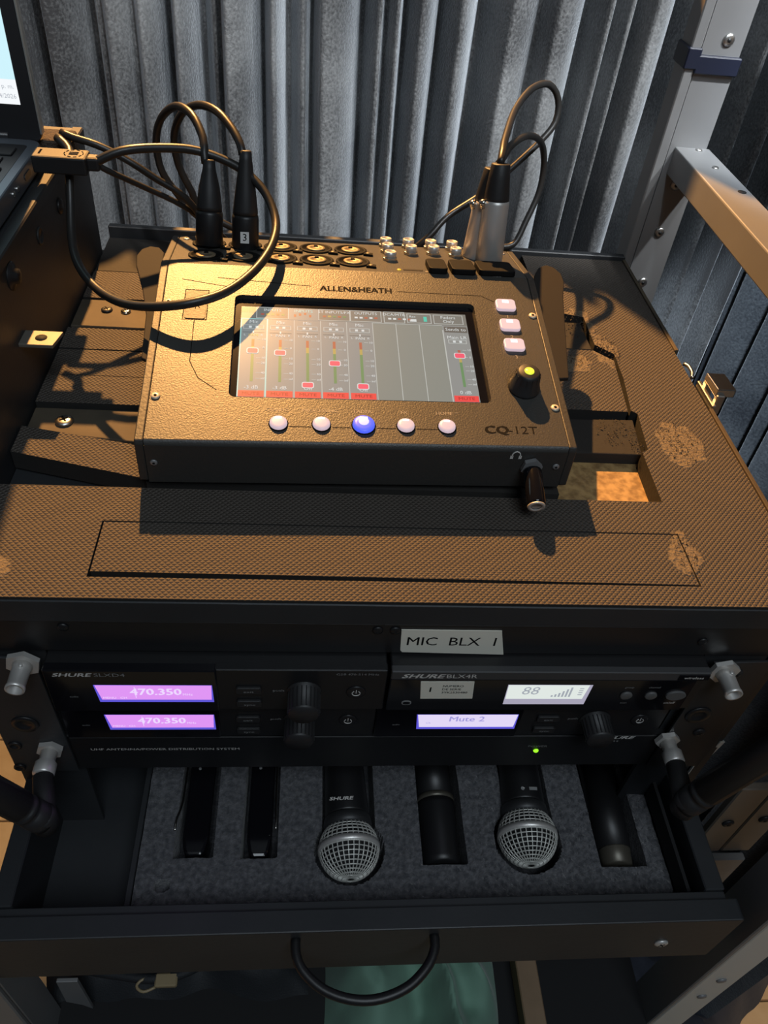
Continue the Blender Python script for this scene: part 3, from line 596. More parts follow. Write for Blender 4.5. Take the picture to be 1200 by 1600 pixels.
o = MB(RT); o.box(171.5, 186, 5.6, 8.4, 0, .3, void_black); o.build('card_slot', mx)
o = MB(RT); o.lathe((168.3, 6, 0), (0, 0, 1), [(0, 1.7), (.6, 1.5), (.7, .1)], led_amber, 10); o.build('status_light', mx)
o = MB(RT); screw(o, (11, 60, 0), (0, 0, 1), 2.4, nickel, dark_print, False); o = o.build('screw', mx); pcopy(o, rdelta(246, 0), mx)
# side handles
for sgn, outl in ((0, [(-1, 72), (-4.5, 74), (-6, 115), (-11, 140), (-18, 165), (-19, 176), (-16, 183.5), (-10.5, 187), (-4, 186), (0, 180), (-.2, 150), (-.2, 110)]), (1, [(268.6, 66), (277.5, 67), (284, 111), (290, 150), (294, 168), (293.3, 177), (289, 184), (283.5, 186.5), (277, 183), (272.5, 175), (268.6, 160), (268.4, 110)])):
    o = MB(PT); o.prism(outl, -9, -6, handle_metal, bev=.7); o.build('side_handle', mx)
ft = MB(MM); ft.cyl((16, 14, -.2), (16, 14, 3.6), 7, black_rubber, 14); ft = ft.build('rubber_foot', mx)
for dd in ((236, 0, 0), (0, 195, 0), (236, 195, 0)): pcopy(ft, dd, mx)

# ---- plugs in the mixer
def xlr_black(name, label, base, tip, lab):
    """plug standing square on the rear deck, so leaning back with it"""
    base, tip = Vector(base), Vector(tip); ax = (tip - base).normalized(); L = (tip - base).length
    t = thing(name, label, 'cable', base, group='microphone cables with black plugs')
    b = MB(); b.lathe(base + ax * .5, ax, [(0, 9.5), (.6, 9.9), (22, 9.9), (24, 9.4), (24.2, 8.6)], black_satin, 22); b.build('plug_shell', t)
    b = MB(); b.lathe(base + ax * 24.6, ax, [(0, 9.2), (3, 9.2), (16, 7.6), (L - 28, 4.7), (L - 22, 4.2), (L - 21.6, 3.2)], black_rubber, 20); b.build('strain_relief', t)
    if lab:
        T = Matrix.Translation(base) @ Matrix.Rotation(-math.atan2(ax.y, ax.z), 4, 'X'); b = MB(T)
        b.box(-2.6, 3.6, -10.4, -9.7, 6, 14, white_sticker); b.text('3', .6, 10, -10.5, 5.2, dark_print, 'xz', bold=.01); b.build('number_sticker', t, label='white sticker reading 3')
    return t
xa = xlr_black('microphone_cable', 'black plug cable standing leftmost in the mixer, looping up', (-128, 303, 60), (-126.6, 320, 113.6), False)
xb = xlr_black('microphone_cable', 'black plug cable with white number 3 sticker, second socket', (-101.8, 305, 58), (-100.6, 322, 121), True)
def cable(pts, r, parent): c = MB(); c.tube(pts, r, cable_mat, 12, 5); c.build('cable', parent)
cable([(-129.2, 320.0, 113.5), (-130.0, 323.0, 119.4), (-131.4, 332.0, 127.2), (-140.4, 350.0, 136.0), (-154.5, 370.0, 134.9), (-169.3, 388.0, 119.7), (-176.8, 398.0, 99.2), (-176.3, 404.0, 74.6), (-166.4, 406.0, 56.0), (-154.7, 408.0, 39.5), (-135, 412, 20), (-125, 425, -2)], 3.0, xa); cable([(-102.9, 322.0, 120.8), (-104.3, 326.0, 125.5), (-109.8, 336.0, 131.8), (-122.5, 354.0, 138.2), (-138.3, 372.0, 136.3), (-153.5, 388.0, 124.0), (-162.6, 398.0, 102.7), (-161.6, 404.0, 78.1), (-153.2, 406.0, 56.9), (-146.6, 408.0, 40.0), (-112, 412, 20), (-100, 425, -2)], 3.0, xb)
def xlr_silver(label, base, tip):
    base, tip = Vector(base), Vector(tip); ax = (tip - base).normalized(); L = (tip - base).length
    t = thing('microphone_cable', label, 'cable', base, group='microphone cables with silver plugs')
    b = MB(); b.lathe(base, ax, [(0, 9.9), (.6, 10.4), (L * .6, 9.9), (L * .63, 9.7), (L * .64, 8.6)], nickel, 26); b.build('plug_shell', t)
    b = MB(); b.lathe(base + ax * L * .63, ax, [(0, 9.3), (2, 9.4), (L * .22, 8.0), (L * .35, 7.0), (L * .36, 6.6), (L * .362, 3.2)], black_rubber, 22); b.build('strain_relief', t)
    b = MB(); b.lathe(base + ax * L * .57 + Vector((-9.5, -2, 0)), (-.3, -.1, 1), [(0, 2.6), (5, 2.8), (6, 1)], bright_metal, 10); b.build('release_tab', t)
    return t
xc = xlr_silver('silver plug cable at right, front one, black cable looping highest', (84.5, 303, 60), (83.5, 318.0, 129.6))
xd = xlr_silver('silver plug cable at right, half hidden behind the front silver plug', (75.5, 314, 58), (80.8, 326.0, 122.8))
cable([(83.2, 318.0, 128.7), (85.1, 326.0, 133.2), (91.3, 352.0, 136.0), (110.0, 415.0, 138.3), (130.4, 455.0, 143.6), (148.6, 472.0, 143.2), (161.0, 478.0, 130.5), (162.0, 474.0, 113.2), (150.2, 466.0, 98.7), (126.5, 456.0, 77.2), (99.5, 446.0, 54.5), (70.6, 432.0, 39.0), (54.7, 420.0, 25.4), (40, 418, 12), (30, 428, -2)], 2.9, xc); cable([(83.3, 326.0, 124.8), (88.4, 336.0, 127.1), (99.1, 360.0, 128.7), (124.4, 415.0, 118.5), (146.0, 450.0, 102.8), (156.5, 462.0, 81.0), (157.2, 460.0, 55.6), (148.2, 450.0, 31.9), (138.1, 440.0, 12.6), (120, 436, 10), (112, 440, -2)], 2.9, xd)
for nm, pts in (('power_cable', [(-236, 352, 117), (-226.7, 349, 114.8), (-210.5, 347, 111.5), (-191.3, 347.0, 102.8), (-171.8, 348, 90.0), (-150, 350, 75), (-136, 354, 50), (-126, 370, 5), (-90, 400, -1)]), ('power_cable', [(-232, 330, 111), (-217.3, 334.0, 106.5), (-204.0, 338.0, 97.3), (-182.0, 347.0, 83.5), (-156, 355.0, 68), (-136, 360.0, 52), (-118, 368, 30), (-96, 380, 3), (-60, 405, -1)])):
    c = MB(); c.tube(pts, 2.7 if pts[0][1] > 340 else 2.2, cable_mat, 10, 5)
    c.build(nm, label='upper thick black cable running from felt block behind the mixer plugs' if pts[0][1] > 340 else 'lower thin black cable running from under the video plug behind the mixer', category='cable')
# headphone adaptor in the front socket
ad = thing('jack_adaptor', 'metal headphone jack adaptor sticking out of the front of the mixer', 'adaptor', (87, 84, 17))
b = MB(); b.lathe((88.2, 104.4, 22.6), (0, -1, 0), [(0, 6.8), (3.2, 6.8)], frame_metal, 6, False, .3); b.build('collar_nut', ad)
b = MB(); b.lathe((88.2, 100, 22.6), (-.03, -1, -.28), [(0, 5.6), (1, 5.9), (24, 5.9), (26, 5.4), (26, 3.2), (23, 3.1), (23, .1)], black_gloss, 20); b.build('barrel', ad)
b = MB(); b.lathe((87.45, 75.3, 15.7), (-.03, -1, -.28), [(0, 5.5), (.9, 5.3), (.9, 3.4), (0, 3.3)], nickel, 20); b.build('metal_rim', ad)

# ================================================================== RACK UNITS
bp = thing('blank_panel', 'black blank rack panel under the tray with a cream label stuck on', 'panel', (0, 12, -47))
MB().box(-240, 240, 11.6, 13.8, -47, -20, black_satin, bev=.4).build('panel_plate', bp)
q0 = MB(); screw(q0, (-183, 11.6, -25), (0, -1, 0), 3.2, black_satin, void_black); q0 = q0.build('screw', bp); pcopy(q0, (174, 0, 0), bp); pcopy(q0, (184, 0, 0), bp); pcopy(q0, (372, 0, -8), bp)
lb = MB(); lb.prism([(4.6, -24.0), (63.3, -24.2), (68.6, -47.0), (7.2, -45.2), (5.8, -43.5)], 10.9, 11.5, sticker, axis='y'); lb.text('MIC  BLX  1', 36.0, -34.8, 10.8, 8.0, dark_print, 'xz', bold=.004, wide=.98); lb.build('name_sticker', bp, label='cream sticker reading MIC BLX 1')

def power_btn(mb, x, z, y, r=6):
    mb.lathe((x, y + .2, z), (0, -1, 0), [(0, r), (1, r * .95), (1.2, r * .8), (1.2, .1)], black_satin, 20)
    mb.tube([(x + 2.4 * math.cos(a), y - 1.3, z + 2.4 * math.sin(a)) for a in [math.radians(125 + 29 * k) for k in range(11)]], .28, white_print, 6, 1); mb.box(x - .25, x + .25, y - 1.5, y - 1.1, z + .3, z + 3, white_print)
def receiver(label, x0, y, z, pale=None, group='half-width receivers with lit displays'):
    """one half-rack receiver, 195 wide, 42 high; local x 0..195, top at z"""
    t = thing('wireless_receiver', label, 'receiver', (x0 + 97, y, z - 42), group=group)
    M = Matrix.Translation((x0, y, z))
    b = MB(M); b.box(.6, 195.4, .6, 150, -41.5, -.4, black_satin, bev=.8); b.build('case', t)
    b = MB(M); b.box(96, 195.6, 0, 6, -41.6, -.3, black_satin, bev=.6); b.build('control_panel', t)
    b = MB(M); b.box(.4, 96.5, -1.2, 5, -41.8, -.2, black_gloss, bev=.8); b.build('glossy_bezel', t)
    d = MB(M); pink, ink = (lcd_pale, lcd_ink2) if pale else (lcd_pink, lcd_ink)
    d.add([(26.5, -1.25, -14), (93.6, -1.25, -14), (93.9, -1.25, -31.5), (28, -1.25, -31.5)], [[0, 1, 2, 3]], lcd_blue); d.add([(27.2, -1.3, -14.2), (93.2, -1.3, -14.2), (92.6, -1.3, -29), (29.5, -1.3, -29)], [[0, 1, 2, 3]], pink)
    if pale: d.text('Mute 2', 60, -19.5, -1.4, 6, ink, 'xz', bold=.02); d.text('Ch', 35, -24, -1.4, 2, ink, 'xz')
    else: d.text('470.350', 61, -21.0, -1.4, 6.6, ink, 'xz', bold=.03); d.text('MHz', 79, -23.5, -1.4, 2.2, ink, 'xz'); d.text('MENU', 34, -27, -1.4, 2.0, ink, 'xz'); d.text('CH', 42, -27, -1.4, 2.0, ink, 'xz'); d.box(49, 49.4, -1.45, -1.35, -27, -16, ink)
    d.build('display', t, norm=False)
    p = LT(t, M); p.text('SHURE', 16, -4.2, -1.35, 3.4, white_print, 'xz', bold=.05, shear=.25, wide=1.5); p.text('SLXD4', 37, -4.2, -1.35, 3.2, grey_print, 'xz', wide=1.35)
    p.text('push -', 133, -21, -.12, 2.2, grey_print, 'xz', wide=1.2); p.text('exit', 114.5, -19.5, -2.2, 2.2, grey_print, 'xz', wide=1.3); p.text('sync', 114.8, -33.2, -2.2, 2.2, grey_print, 'xz', wide=1.3); p.text('G58 470-514 MHz', 178, -4.2, -.12, 2.0, grey_print, 'xz', wide=1.2)
    p.text('audio', 14, -26, -1.35, 1.6, grey_print, 'xz')
    for zb in (-19.5, -33.2):
        b = MB(M); b.prism([(107 + a_, zb + c_) for a_, c_ in rrect(0, 15, -3, 3, 1.5)], -2, 0, black_rubber, axis='y', bev=.4); b.build('push_button', t)
    b = MB(M); b.lathe((147, 0, -22), (0, -1, 0), [(0, 10.6), (.8, 10.4), (1, 9.4), (15, 9.2), (16.5, 8.4), (16.6, .1)], black_rubber, 26)
    for k in range(22):
        a = 2 * math.pi * k / 22; b.box(9.2, 9.7, -.35, .35, 2, 15, black_rubber, T=Matrix.Translation((147, 0, -22)) @ Matrix.Rotation(math.pi / 2, 4, 'X') @ Matrix.Rotation(a, 4, 'Z'))
    b.build('control_knob', t)
    b = MB(M); power_btn(b, 178, -22, 0); b.build('power_button', t)
    return t
r1 = receiver('upper left receiver with violet frequency display, protruding above its twin', -197, 0, -48.2)
copy_tree(r1, (-2.2, 8, -44.4), 'lower left receiver with violet display, half hidden below the upper one')
receiver('lower right receiver with pale violet display above the green light', -3.6, 8, -92.6, pale=True)
bl = thing('wireless_receiver', 'upper right receiver with white display and a serial number sticker', 'receiver', (97, 0, -91), group='half-width receivers with lit displays')
M = Matrix.Translation((0.6, 0, -48.0))
b = MB(M); b.box(0, 196, .6, 150, -42, -.4, black_satin, bev=.8); b.build('case', bl)
b = MB(M); b.box(0, 196, -1, 4, -8.2, 0, frame_metal if 0 else mat('dark_grey_band', (0.05, 0.05, 0.052), 0.5, bump=(400, .1, .0005)), bev=.6); b.build('top_band', bl)
b = MB(M); b.box(0, 190, -.6, 4, -42, -8.3, black_gloss, bev=.6); b.build('front_face', bl)
b = MB(M); b.add([(72, -.75, -13.4), (125, -.75, -13.4), (124.4, -.75, -34.5), (72.6, -.75, -34.5)], [[0, 1, 2, 3]], lcd_low); b.add([(72.4, -.8, -13.6), (123, -.8, -13.6), (121.8, -.8, -28.5), (73, -.8, -28.5)], [[0, 1, 2, 3]], lcd_white)
b.text('88', 87, -20, -.9, 8.4, lcd_grey, 'xz', shear=.12, wide=.95)
for k, hh in enumerate((1, 2, 3.5, 5.5, 7.5, 9.5)): b.box(101 + k * 2.2, 102.2 + k * 2.2, -.95, -.85, -26, -25.4 + hh, lcd_grey)
for k in range(4): b.box(117.6, 120.2, -.95, -.85, -24 + k * 2.2, -23.3 + k * 2.2, lcd_grey)
b.build('display', bl, norm=False)
b = LT(bl, M); b.text('SHURE', 18.5, -4.4, -1.15, 4.0, white_print, 'xz', bold=.05, shear=.3, wide=1.5); b.text('BLX4R', 42, -4.4, -1.15, 3.8, white_print, 'xz', wide=1.25); b.text('group', 149, -16, -.7, 1.8, grey_print, 'xz'); b.text('channel', 165, -16, -.7, 1.8, grey_print, 'xz'); b.text('scan', 150, -33, -.7, 1.8, grey_print, 'xz'); b.text('on/off', 180, -33, -.7, 2.2, white_print, 'xz')
b = MB(M); b.prism([(18.2, -10.2), (50.6, -10), (52.2, -28), (20, -28.2)], -1, -.65, sticker, axis='y'); b.text('1', 25, -18.5, -1.1, 5, dark_print, 'xz', bold=.02)
for k, tx in enumerate(('NUMERO', 'DE SERIE', '3YK2530480')): b.text(tx, 32, -14.6 - k * 3.4, -1.1, 2.0, dark_print, 'xz', bold=.01, align='LEFT', wide=1.1)
b.build('serial_sticker', bl, label='cream sticker with number 1')
b = MB(M); b.prism(rrect(9, 15, -35, -31, 1.9), -1, -.5, grey_print, axis='y'); b.prism(rrect(9.7, 14.3, -34.4, -31.6, 1.4), -1.1, -.5, black_gloss, axis='y'); b.build('indicator', bl)
for xx in (149, 165):
    b = MB(M); b.lathe((xx, -.4, -24.5), (0, -1, 0), [(0, 4), (1.2, 3.8), (1.6, 3), (1.6, .1)], mat('grey_rubber', (0.10, 0.10, 0.10), .5, bump=(300, .1, .0005)), 18); b.build('push_button', bl)
b = MB(M); b.prism([(181 + 6.5 * math.cos(a), -24 + 4.6 * math.sin(a)) for a in [k * math.pi / 10 for k in range(20)]], -2, -.3, MATS['grey_rubber'], axis='y', bev=.4); b.build('power_button', bl)
b = MB(M); b.box(176, 195.6, -1.5, -.9, -7, -2, black_gloss, bev=.2); b.text('wireless', 185.8, -4.5, -1.6, 2.3, white_print, 'xz', wide=1.2, bold=.02); b.build('name_plate', bl)
# antenna distributor with ears
ua = thing('antenna_distributor', 'full-width black antenna distribution unit, lowest in the rack', 'distributor', (0, 10, -178))
MB().box(-205, 205, 10.2, 200, -178, -137.2, black_satin, bev=.8).build('case', ua)
MB().box(-200, 200, 9, 12, -177.6, -137.6, black_satin, bev=.6).build('front_face', ua)
b = LT(ua); b.text('UHF ANTENNA/POWER DISTRIBUTION SYSTEM', -140, -152.4, 8.9, 2.6, white_print, 'xz', wide=1.26, bold=.004); b.text('POWER', 113, -151, 8.9, 2.4, grey_print, 'xz', wide=1.2); b.text('SHURE', 166.5, -139.8, 8.85, 3.8, white_print, 'xz', bold=.05, shear=.3, wide=1.5); b.text('UA844', 163, -144.5, 8.9, 2.4, grey_print, 'xz', wide=1.3)
b = MB(); b.lathe((113, 9.2, -156.6), (0, -1, 0), [(0, 1.9), (.8, 1.8), (1.4, 1.2), (1.6, .1)], led_green, 14); b.build('power_light', ua)
e0 = MB(); e0.prism([(-240, -48), (-203, -50), (-200, -178), (-240, -178)], 7.5, 9.5, black_paint, axis='y', bev=.4); e0.build('mounting_ear', ua)
e0 = MB(); e0.prism([(202, -50), (240, -48), (240, -178), (200, -178)], 7.5, 9.5, dark_metal, axis='y', bev=.4); e0.build('mounting_ear', ua)
for (xx, zz2, r_) in ((-234, -144, 4.5), (-237, -172, 4), (213, -108, 9), (-222, -118, 8.5)): e = MB(); e.lathe((xx, 7.6, zz2), (0, -1, 0), [(0, r_), (1.2, r_ * .95), (1.2, r_ * .55), (.3, r_ * .5), (.3, .1)], black_satin, 18); e.build('ear_fastener', ua)
for (xx, zz2) in ((220, -60), (222, -130)): e = MB(); screw(e, (xx, 7.5, zz2), (0, -1, 0), 4.2, dark_metal, void_black); e.build('ear_screw', ua)
def bnc(x, z, y=7.5, L=16):
    b = MB(); b.lathe((x, y, z), (0, -1, 0), [(0, 10), (3, 10), (3, 6)], nickel, 6, False, .3); b.lathe((x, y - 3, z), (0, -1, 0), [(0, 5.6), (4, 5.2), (L - 3, 5.0), (L - 2, 5.4), (L, 5.4), (L, 4.2), (L - 6, 4.0), (L - 6, .1)], nickel, 20); b.lathe((x, y - 6, z), (.2, -.1, 1), [(0, 1.2), (6.4, 1.2), (6.6, .5)], nickel, 8)
    return b
for (x_, z_) in ((-208.5, -52), (209.5, -56)): bnc(x_, z_).build('antenna_socket', ua)
# antennas on the lower sockets
def antenna(label, x, z, pts):
    t = thing('rod_antenna', label, 'antenna', (x, -30, z - 10), group='black rod antennas')
    b = MB(); b.lathe((x, 7.2, z), (0, -1, 0), [(0, 8.6), (3, 8.6), (3.2, 6)], nickel, 6, False, .2); b.lathe((x, 4, z), (0, -1, 0), [(0, 5.4), (6, 5.0), (8, 6.8), (15, 6.8), (16, 6.2), (16.2, 4)], nickel, 20); b.build('metal_connector', t)
    b = MB(); b.cyl((x, -12, z), pts[0], 6.4, black_rubber, 18, 7); b.lathe(Vector(pts[0]) + Vector((0, 0, -8)), (0, 0, 1), [(0, 6), (1.5, 8), (15, 8), (17, 5)], black_rubber, 18); b.build('elbow', t)
    b = MB(); p0, p1 = Vector(pts[0]), Vector(pts[1]); L = (p1 - p0).length; b.lathe(p0, p1 - p0, [(0, 8.6), (4, 9.2), (12, 9.2), (12.5, 8.6), (15, 8.6), (15.5, 9.2), (18, 9.2), (18.5, 8.6), (21, 8.6), (21.5, 9.4), (L - 6, 8.4), (L, 4)], black_rubber, 20); b.build('rod', t)
antenna('left black rod antenna on a metal connector, slanting off the left edge', -212.5, -147, [(-205, -40, -149), (-275, -42, -22)])
antenna('right black rod antenna on a metal connector, slanting up to the right', 201.5, -138, [(198, -41, -137), (256, -46, 20)])

# ================================================================== DRAWER AND ITS CONTENTS
dr = thing('rack_drawer', 'open black drawer with grey foam cutouts pulled out under the receivers', 'drawer', (0, -20, -272))
MB().prism(rrect(-246, 246, -271, -200.5, 1.5), -91, -77, black_paint, axis='y', bev=.8).build('drawer_front', dr)
MB().box(-240, 240, -77, -71, -262, -204, black_paint, bev=.5).build('inner_front', dr)
MB().box(-241, -228, -71, 130, -268, -201, black_paint, bev=.8).build('drawer_side', dr); MB().box(226, 240, -71, 130, -268, -201, black_paint, bev=.8).build('drawer_side', dr)
MB().box(-228, 226, -71, 130, -272, -266, black_paint).build('drawer_bottom', dr)
MB().box(-166, -162, -71, 130, -266, -232, black_paint, bev=.5).build('divider', dr)
MB().box(219, 221.5, -71, 120, -232, -214, void_black).build('slide_channel', dr)
# foam block with slots
SL = [(-138, -111, -29, 60), (-91, -66, -30.5, 60), (-33, 5.5, -14, 60), (38.5, 71, -37, 60), (104.5, 140, -10, 60), (170, 204, -41, 60)]
xs = [-161.5] + [v for s__ in SL for v in (s__[0], s__[1])] + [218.5]
fo = MB(); FZ = -234; FB = -265
# walls between the slots
prev = -161.5
def wob(n, seed): return [noise.noise(Vector((k * .7, seed, 0))) for k in range(n)]
gx = [-161.5 + 4 * i for i in range(96)]
def depth_at(x, y):
    for (a, b, c2, d2) in SL:
        if a < x < b and c2 < y < d2: return FB + 2
    for (cx_, cy_, r_) in ((-14, -25, 25), (118.5, -20, 25)):
        if (x - cx_) ** 2 + (y - cy_) ** 2 < r_ * r_: return FB + 2
    if (x + 143) ** 2 / 30 + (y + 48) ** 2 / 20 < 1: return FZ - 8
    return FZ + 1.6 * noise.noise(Vector((x * .05, y * .05, 1))) + .8 * noise.noise(Vector((x * .3, y * .3, 5)))
NX, NY = 380, 130; vs = []; fs = []
for j in range(NY + 1):
    for i in range(NX + 1):
        x = -161.5 + 380.0 * i / NX; yy = -70.5 + 130.0 * j / NY; vs.append((x, yy, depth_at(x, yy)))
for j in range(NY):
    for i in range(NX):
        a = j * (NX + 1) + i; fs.append([a, a + 1, a + NX + 2, a + NX + 1])
fo.add(vs, fs, grey_foam); fo.build('foam_insert', dr)
hd_ = MB(); hd_.tube([(-51, -90, -212), (-51, -98, -212), (-47, -108, -213), (-34, -119, -215), (-16, -125, -216), (2, -125, -216), (20, -119, -215), (33, -108, -213), (38, -98, -212), (38, -90, -212)], 3.2, black_satin, 12, 3); hd_.build('handle', dr)
q = MB(); screw(q, (201, -91, -240), (0, -1, 0), 5, nickel, void_black); q.build('screw', dr)
# microphones
def mic_ball(label, x, y, r, ang_deg, strip):
    t = thing('wireless_microphone', label, 'microphone', (x, y, FZ - 24), group='handheld wireless microphones')
    z = FZ + 2
    M = Matrix.Translation((x, y, z)) @ Matrix.Rotation(math.radians(ang_deg), 4, 'Z')
    # dark inner ball and wire mesh
    b = MB(M); b.lathe((0, 0, 0), (0, 1, 0), [(-r * .93 * math.cos(a), r * .93 * math.sin(a) + .01) for a in [math.pi * k / 12 for k in range(13)]], void_black, 20); b.build('inner_foam', t)
    g = MB(M); N = 34
    for k in range(N):
        a = 2 * math.pi * k / N
        g.tube([(r * math.sin(p) * math.cos(a + .0 * p), -r * math.cos(p), r * math.sin(p) * math.sin(a)) for p in [.12 + (2.35 - .12) * q3 / 14 for q3 in range(15)]], .52, grille_mat, 4, 20)
    for k in range(15):
        p = .14 + k * 2.2 / 15; g.tube([(r * math.sin(p) * math.cos(a), -r * math.cos(p), r * math.sin(p) * math.sin(a)) for a in [2 * math.pi * q3 / 36 for q3 in range(37)]], .52, grille_mat, 4, 20)
    g.build('grille', t)
    b = MB(M); b.lathe((0, 0, 0), (0, 1, 0), [(-2.2, r * .98), (-2.2, r + .9), (2.2, r + .9), (2.2, r * .98)], nickel, 36); b.build('grille_band', t)
    b = MB(M); b.lathe((0, r * .62, 0), (0, 1, 0), [(0, r * .72), (3, r * .84), (8, r * .8), (10, r * .74)], dark_metal, 26); b.build('collar', t)
    b = MB(M); b.lathe((0, r * .62 + 9, 0), (0, 1, 0), [(0, r * .74), (2, r * .76), (30, r * .72), (70, r * .64), (80, r * .62)], black_satin, 26); b.build('handle', t)
    b = MB(M); hz = r * .76 + .25
    if strip: b.text('SHURE', -5, r * .62 + 17, hz, 2.6, white_print, bold=.05, wide=1.6, shear=.2); 
    else: b.box(-3, -1.4, r + 8, r + 8.5, hz, hz + .1, white_print); b.prism([(-3 + 1.4 * math.cos(q3), r + 8 + 1.4 * math.sin(q3)) for q3 in [k * .5236 for k in range(12)]], hz - .4, hz + .05, grey_print); b.box(2, 8, r + 7, r + 9.4, hz - .5, hz + .02, grey_print)
    b.build('marking', t)
mic_ball('ball-headed microphone left of centre in the drawer, silver mesh head', -14.5, -26, 21.5, 2, True)
mic_ball('ball-headed microphone right of centre in the drawer, silver mesh head', 118, -19, 21.5, -3, False)
t = thing('wireless_microphone', 'slim black microphone body lying between the two ball-headed ones', 'microphone', (55, -10, FZ - 28), group='handheld wireless microphones')
b = MB(); b.lathe((54, -35, FZ - 10), (.0, 1, 0), [(0, 11), (1, 13), (5, 13.5), (44, 14.2), (48, 14.4)], black_satin, 24); b.build('handle', t)
b = MB(); b.lathe((54, 13, FZ - 10), (0, 1, 0), [(0, 14.5), (4, 14.6), (4.2, 13.6)], mat('bronze_ring', (.11, .10, .08), .4, .5), 24); b.build('ring', t)
b = MB(); b.lathe((54, 17, FZ - 10), (0, 1, 0), [(0, 13.6), (40, 13)], black_satin, 24); b.build('battery_cup', t)
t = thing('wireless_microphone', 'black microphone body deep in the rightmost slot of the drawer', 'microphone', (189, -5, FZ - 30), group='handheld wireless microphones')
b = MB(); b.lathe((188, -24, FZ - 14), (.05, 1, 0), [(0, 13), (30, 13.5), (75, 14)], black_satin, 22); b.build('handle', t)
b = MB(); b.lathe((187.3, -37, FZ - 14), (.05, 1, 0), [(0, 9), (1, 11.5), (10, 12), (12, 12.4), (13, 12.4)], MATS['bronze_ring'], 22); b.build('ring', t)
def bodypack(label, x0, x1, y0, cx, sgn):
    t = thing('bodypack_transmitter', label, 'transmitter', ((x0 + x1) / 2, 10, FB + 3), group='bodypack transmitters')
    b = MB(); b.prism([(x0 + 1, 55), (x0 + 1, y0 + 14), (x0 + 3, y0 + 4), (x0 + 5, y0 + 1), (x1 - 5, y0 + 1), (x1 - 3, y0 + 4), (x1 - 1, y0 + 14), (x1 - 1, 55)], FB + 3, FZ - 3, black_gloss, bev=2.2); b.build('body', t)
    b = MB(); xs_ = cx; b.tube([(xs_, 48, FZ), (xs_, 30, FZ + .5), (xs_ + sgn * .5, 10, FZ + 1), (xs_ + sgn * 3, -2, FZ + 1.5), (xs_ + sgn * 3.2, -10, FZ + 1)], .8, bright_metal, 8, 2); b.build('belt_clip', t)
    b = MB(); b.lathe((x0 + 8, 40, FZ - 3.2), (0, 0, 1), [(0, 1.3), (.6, 1.1), (.7, .1)], grey_print, 10); b.build('indicator', t)
bodypack('black bodypack in the leftmost foam slot, silver clip bulging left', -135, -114, -27, -136, -1)
bodypack('black bodypack in the second foam slot, clip on its right side', -89, -69, -29, -68, .2)

# ================================================================== LOW SHELF THINGS
def crumple(x0, x1, y0, y1, z, m, seed, nx=46, ny=36, hgt=46, M=None):
    mb = MB(M); vs = []; fs = []
    for j in range(ny + 1):
        for i in range(nx + 1):
            a, b = i / nx, j / ny; x = x0 + (x1 - x0) * a; y = y0 + (y1 - y0) * b
            edge = min(1, 5 * min(a, 1 - a, b, 1 - b)); ed = math.sin(edge * math.pi / 2)
            rid = 1 - abs(noise.noise(Vector((x * .02 + y * .010, y * .012 - x * .006, seed)))) * 2.6
            zz_ = z + ed * (hgt * .55 + hgt * .45 * rid + 6 * noise.noise(Vector((x * .05, y * .05, seed))))
            vs.append((x + 10 * noise.noise(Vector((y * .02, 3, seed))), y + 10 * noise.noise(Vector((x * .02, 7, seed))), zz_))
    for j in range(ny):
        for i in range(nx): a = j * (nx + 1) + i; fs.append([a, a + 1, a + nx + 2, a + nx + 1])
    return mb.add(vs, fs, m, True)
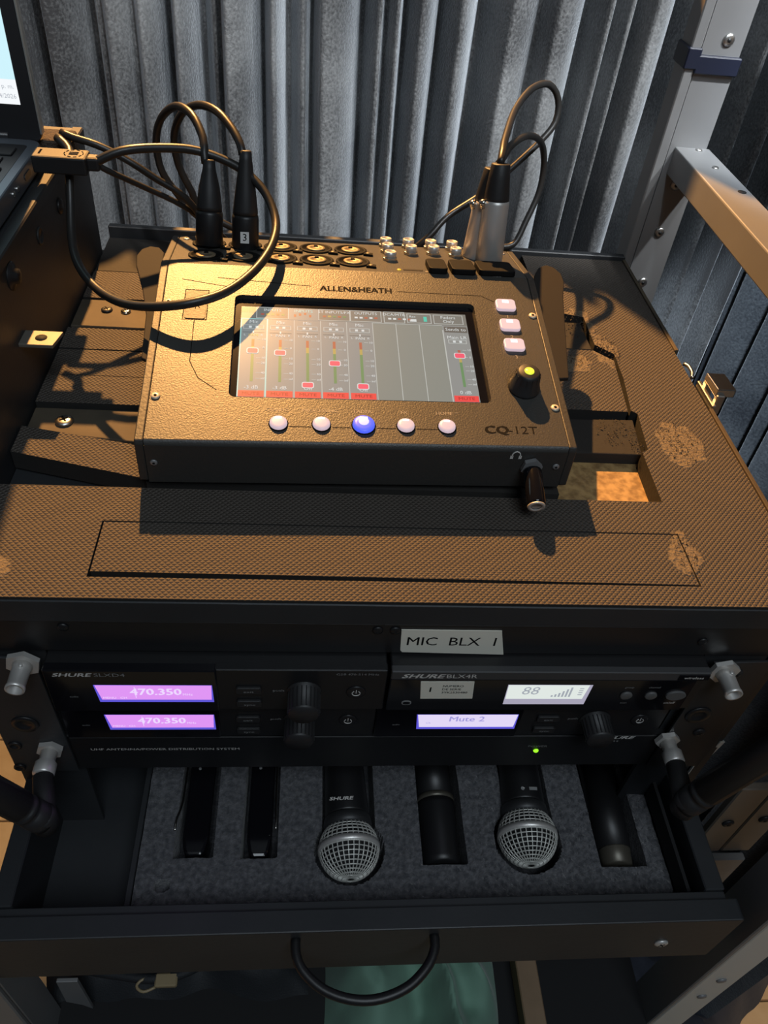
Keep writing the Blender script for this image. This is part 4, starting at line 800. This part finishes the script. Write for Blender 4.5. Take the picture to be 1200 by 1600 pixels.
nc = crumple(-150, 420, -360, 0, 0, bag_mat if 0 else mat('navy_cloth', (0.022, 0.026, 0.04), 0.85, bump=(90, 0.3, 0.002), sheen=0.2), 2.7, hgt=90, M=Matrix.Translation((632, 44, FL)) @ Matrix.Rotation(math.radians(217.4), 4, 'Z'))
nc.build('navy_cloth', label='dark navy cloth heaped on the floor right of the rack post', category='cloth', norm=False)
gc = crumple(-25, 128, -140, 40, -454, green_cloth, 4.2, hgt=64, nx=70, ny=60); gc.build('green_cloth', label='crumpled green cloth on the lower shelf under the drawer handle', category='cloth', norm=False)
bg = thing('shoulder_bag', 'black nylon bag with a tan buckle on the lower shelf', 'bag', (-160, -20, -455))
crumple(-262, -40, -58, 160, -454.5, bag_mat, 9.1, hgt=44).build('body', bg, norm=False)
b = MB(); b.tube([(-250, -40, -410), (-200, -52, -404), (-150, -56, -402), (-100, -30, -402), (-60, 10, -408)], 4, bag_mat, 8, 6); b.build('strap', bg)
b = MB(); b.box(-164, -146, -64, -54, -404, -398, strap_mat, bev=1.2); b.tube([(-164, -56, -400), (-174, -58, -400), (-178, -63, -400), (-172, -67, -400), (-163, -64, -400)], 1.2, strap_mat, 8, 2); b.build('buckle', bg)
MB().box(146, 165, -130, 120, -454, -432, stick_mat, bev=1).build('timber_batten', label='brown timber batten lying on the lower shelf right of green cloth', category='timber')

# ================================================================== parts that belong to a part
def kind_of(o): return o.name.split('.')[0]
SUB = {'display': 'glossy_bezel', 'touchscreen': 'screen_glass', 'grille_band': 'grille', 'release_tab': 'plug_shell', 'number_sticker': 'plug_shell', 'round_emblem': 'plug',
       'key': 'keyboard_deck', 'serial_sticker': 'front_face', 'name_sticker': 'panel_plate', 'power_light': 'front_face', 'lid_edge': 'screen_lid', 'metal_rim': 'barrel', 'belt_clip': 'body',
       'power_symbol': 'power_pad', 'pad_outline': 'power_pad', 'button_glow': 'blue_button'}
for root in [o for o in bpy.data.objects if o.parent is None and o.children]:
    kids = list(root.children)
    for c in kids:
        host = SUB.get(kind_of(c))
        if kind_of(c) == 'display' and kind_of(root) == 'laptop': host = 'screen_lid'
        if kind_of(c) == 'display' and not any(kind_of(h) == host for h in kids): host = 'front_face'
        hs = [h for h in kids if kind_of(h) == host]
        if hs: c.parent = hs[0]
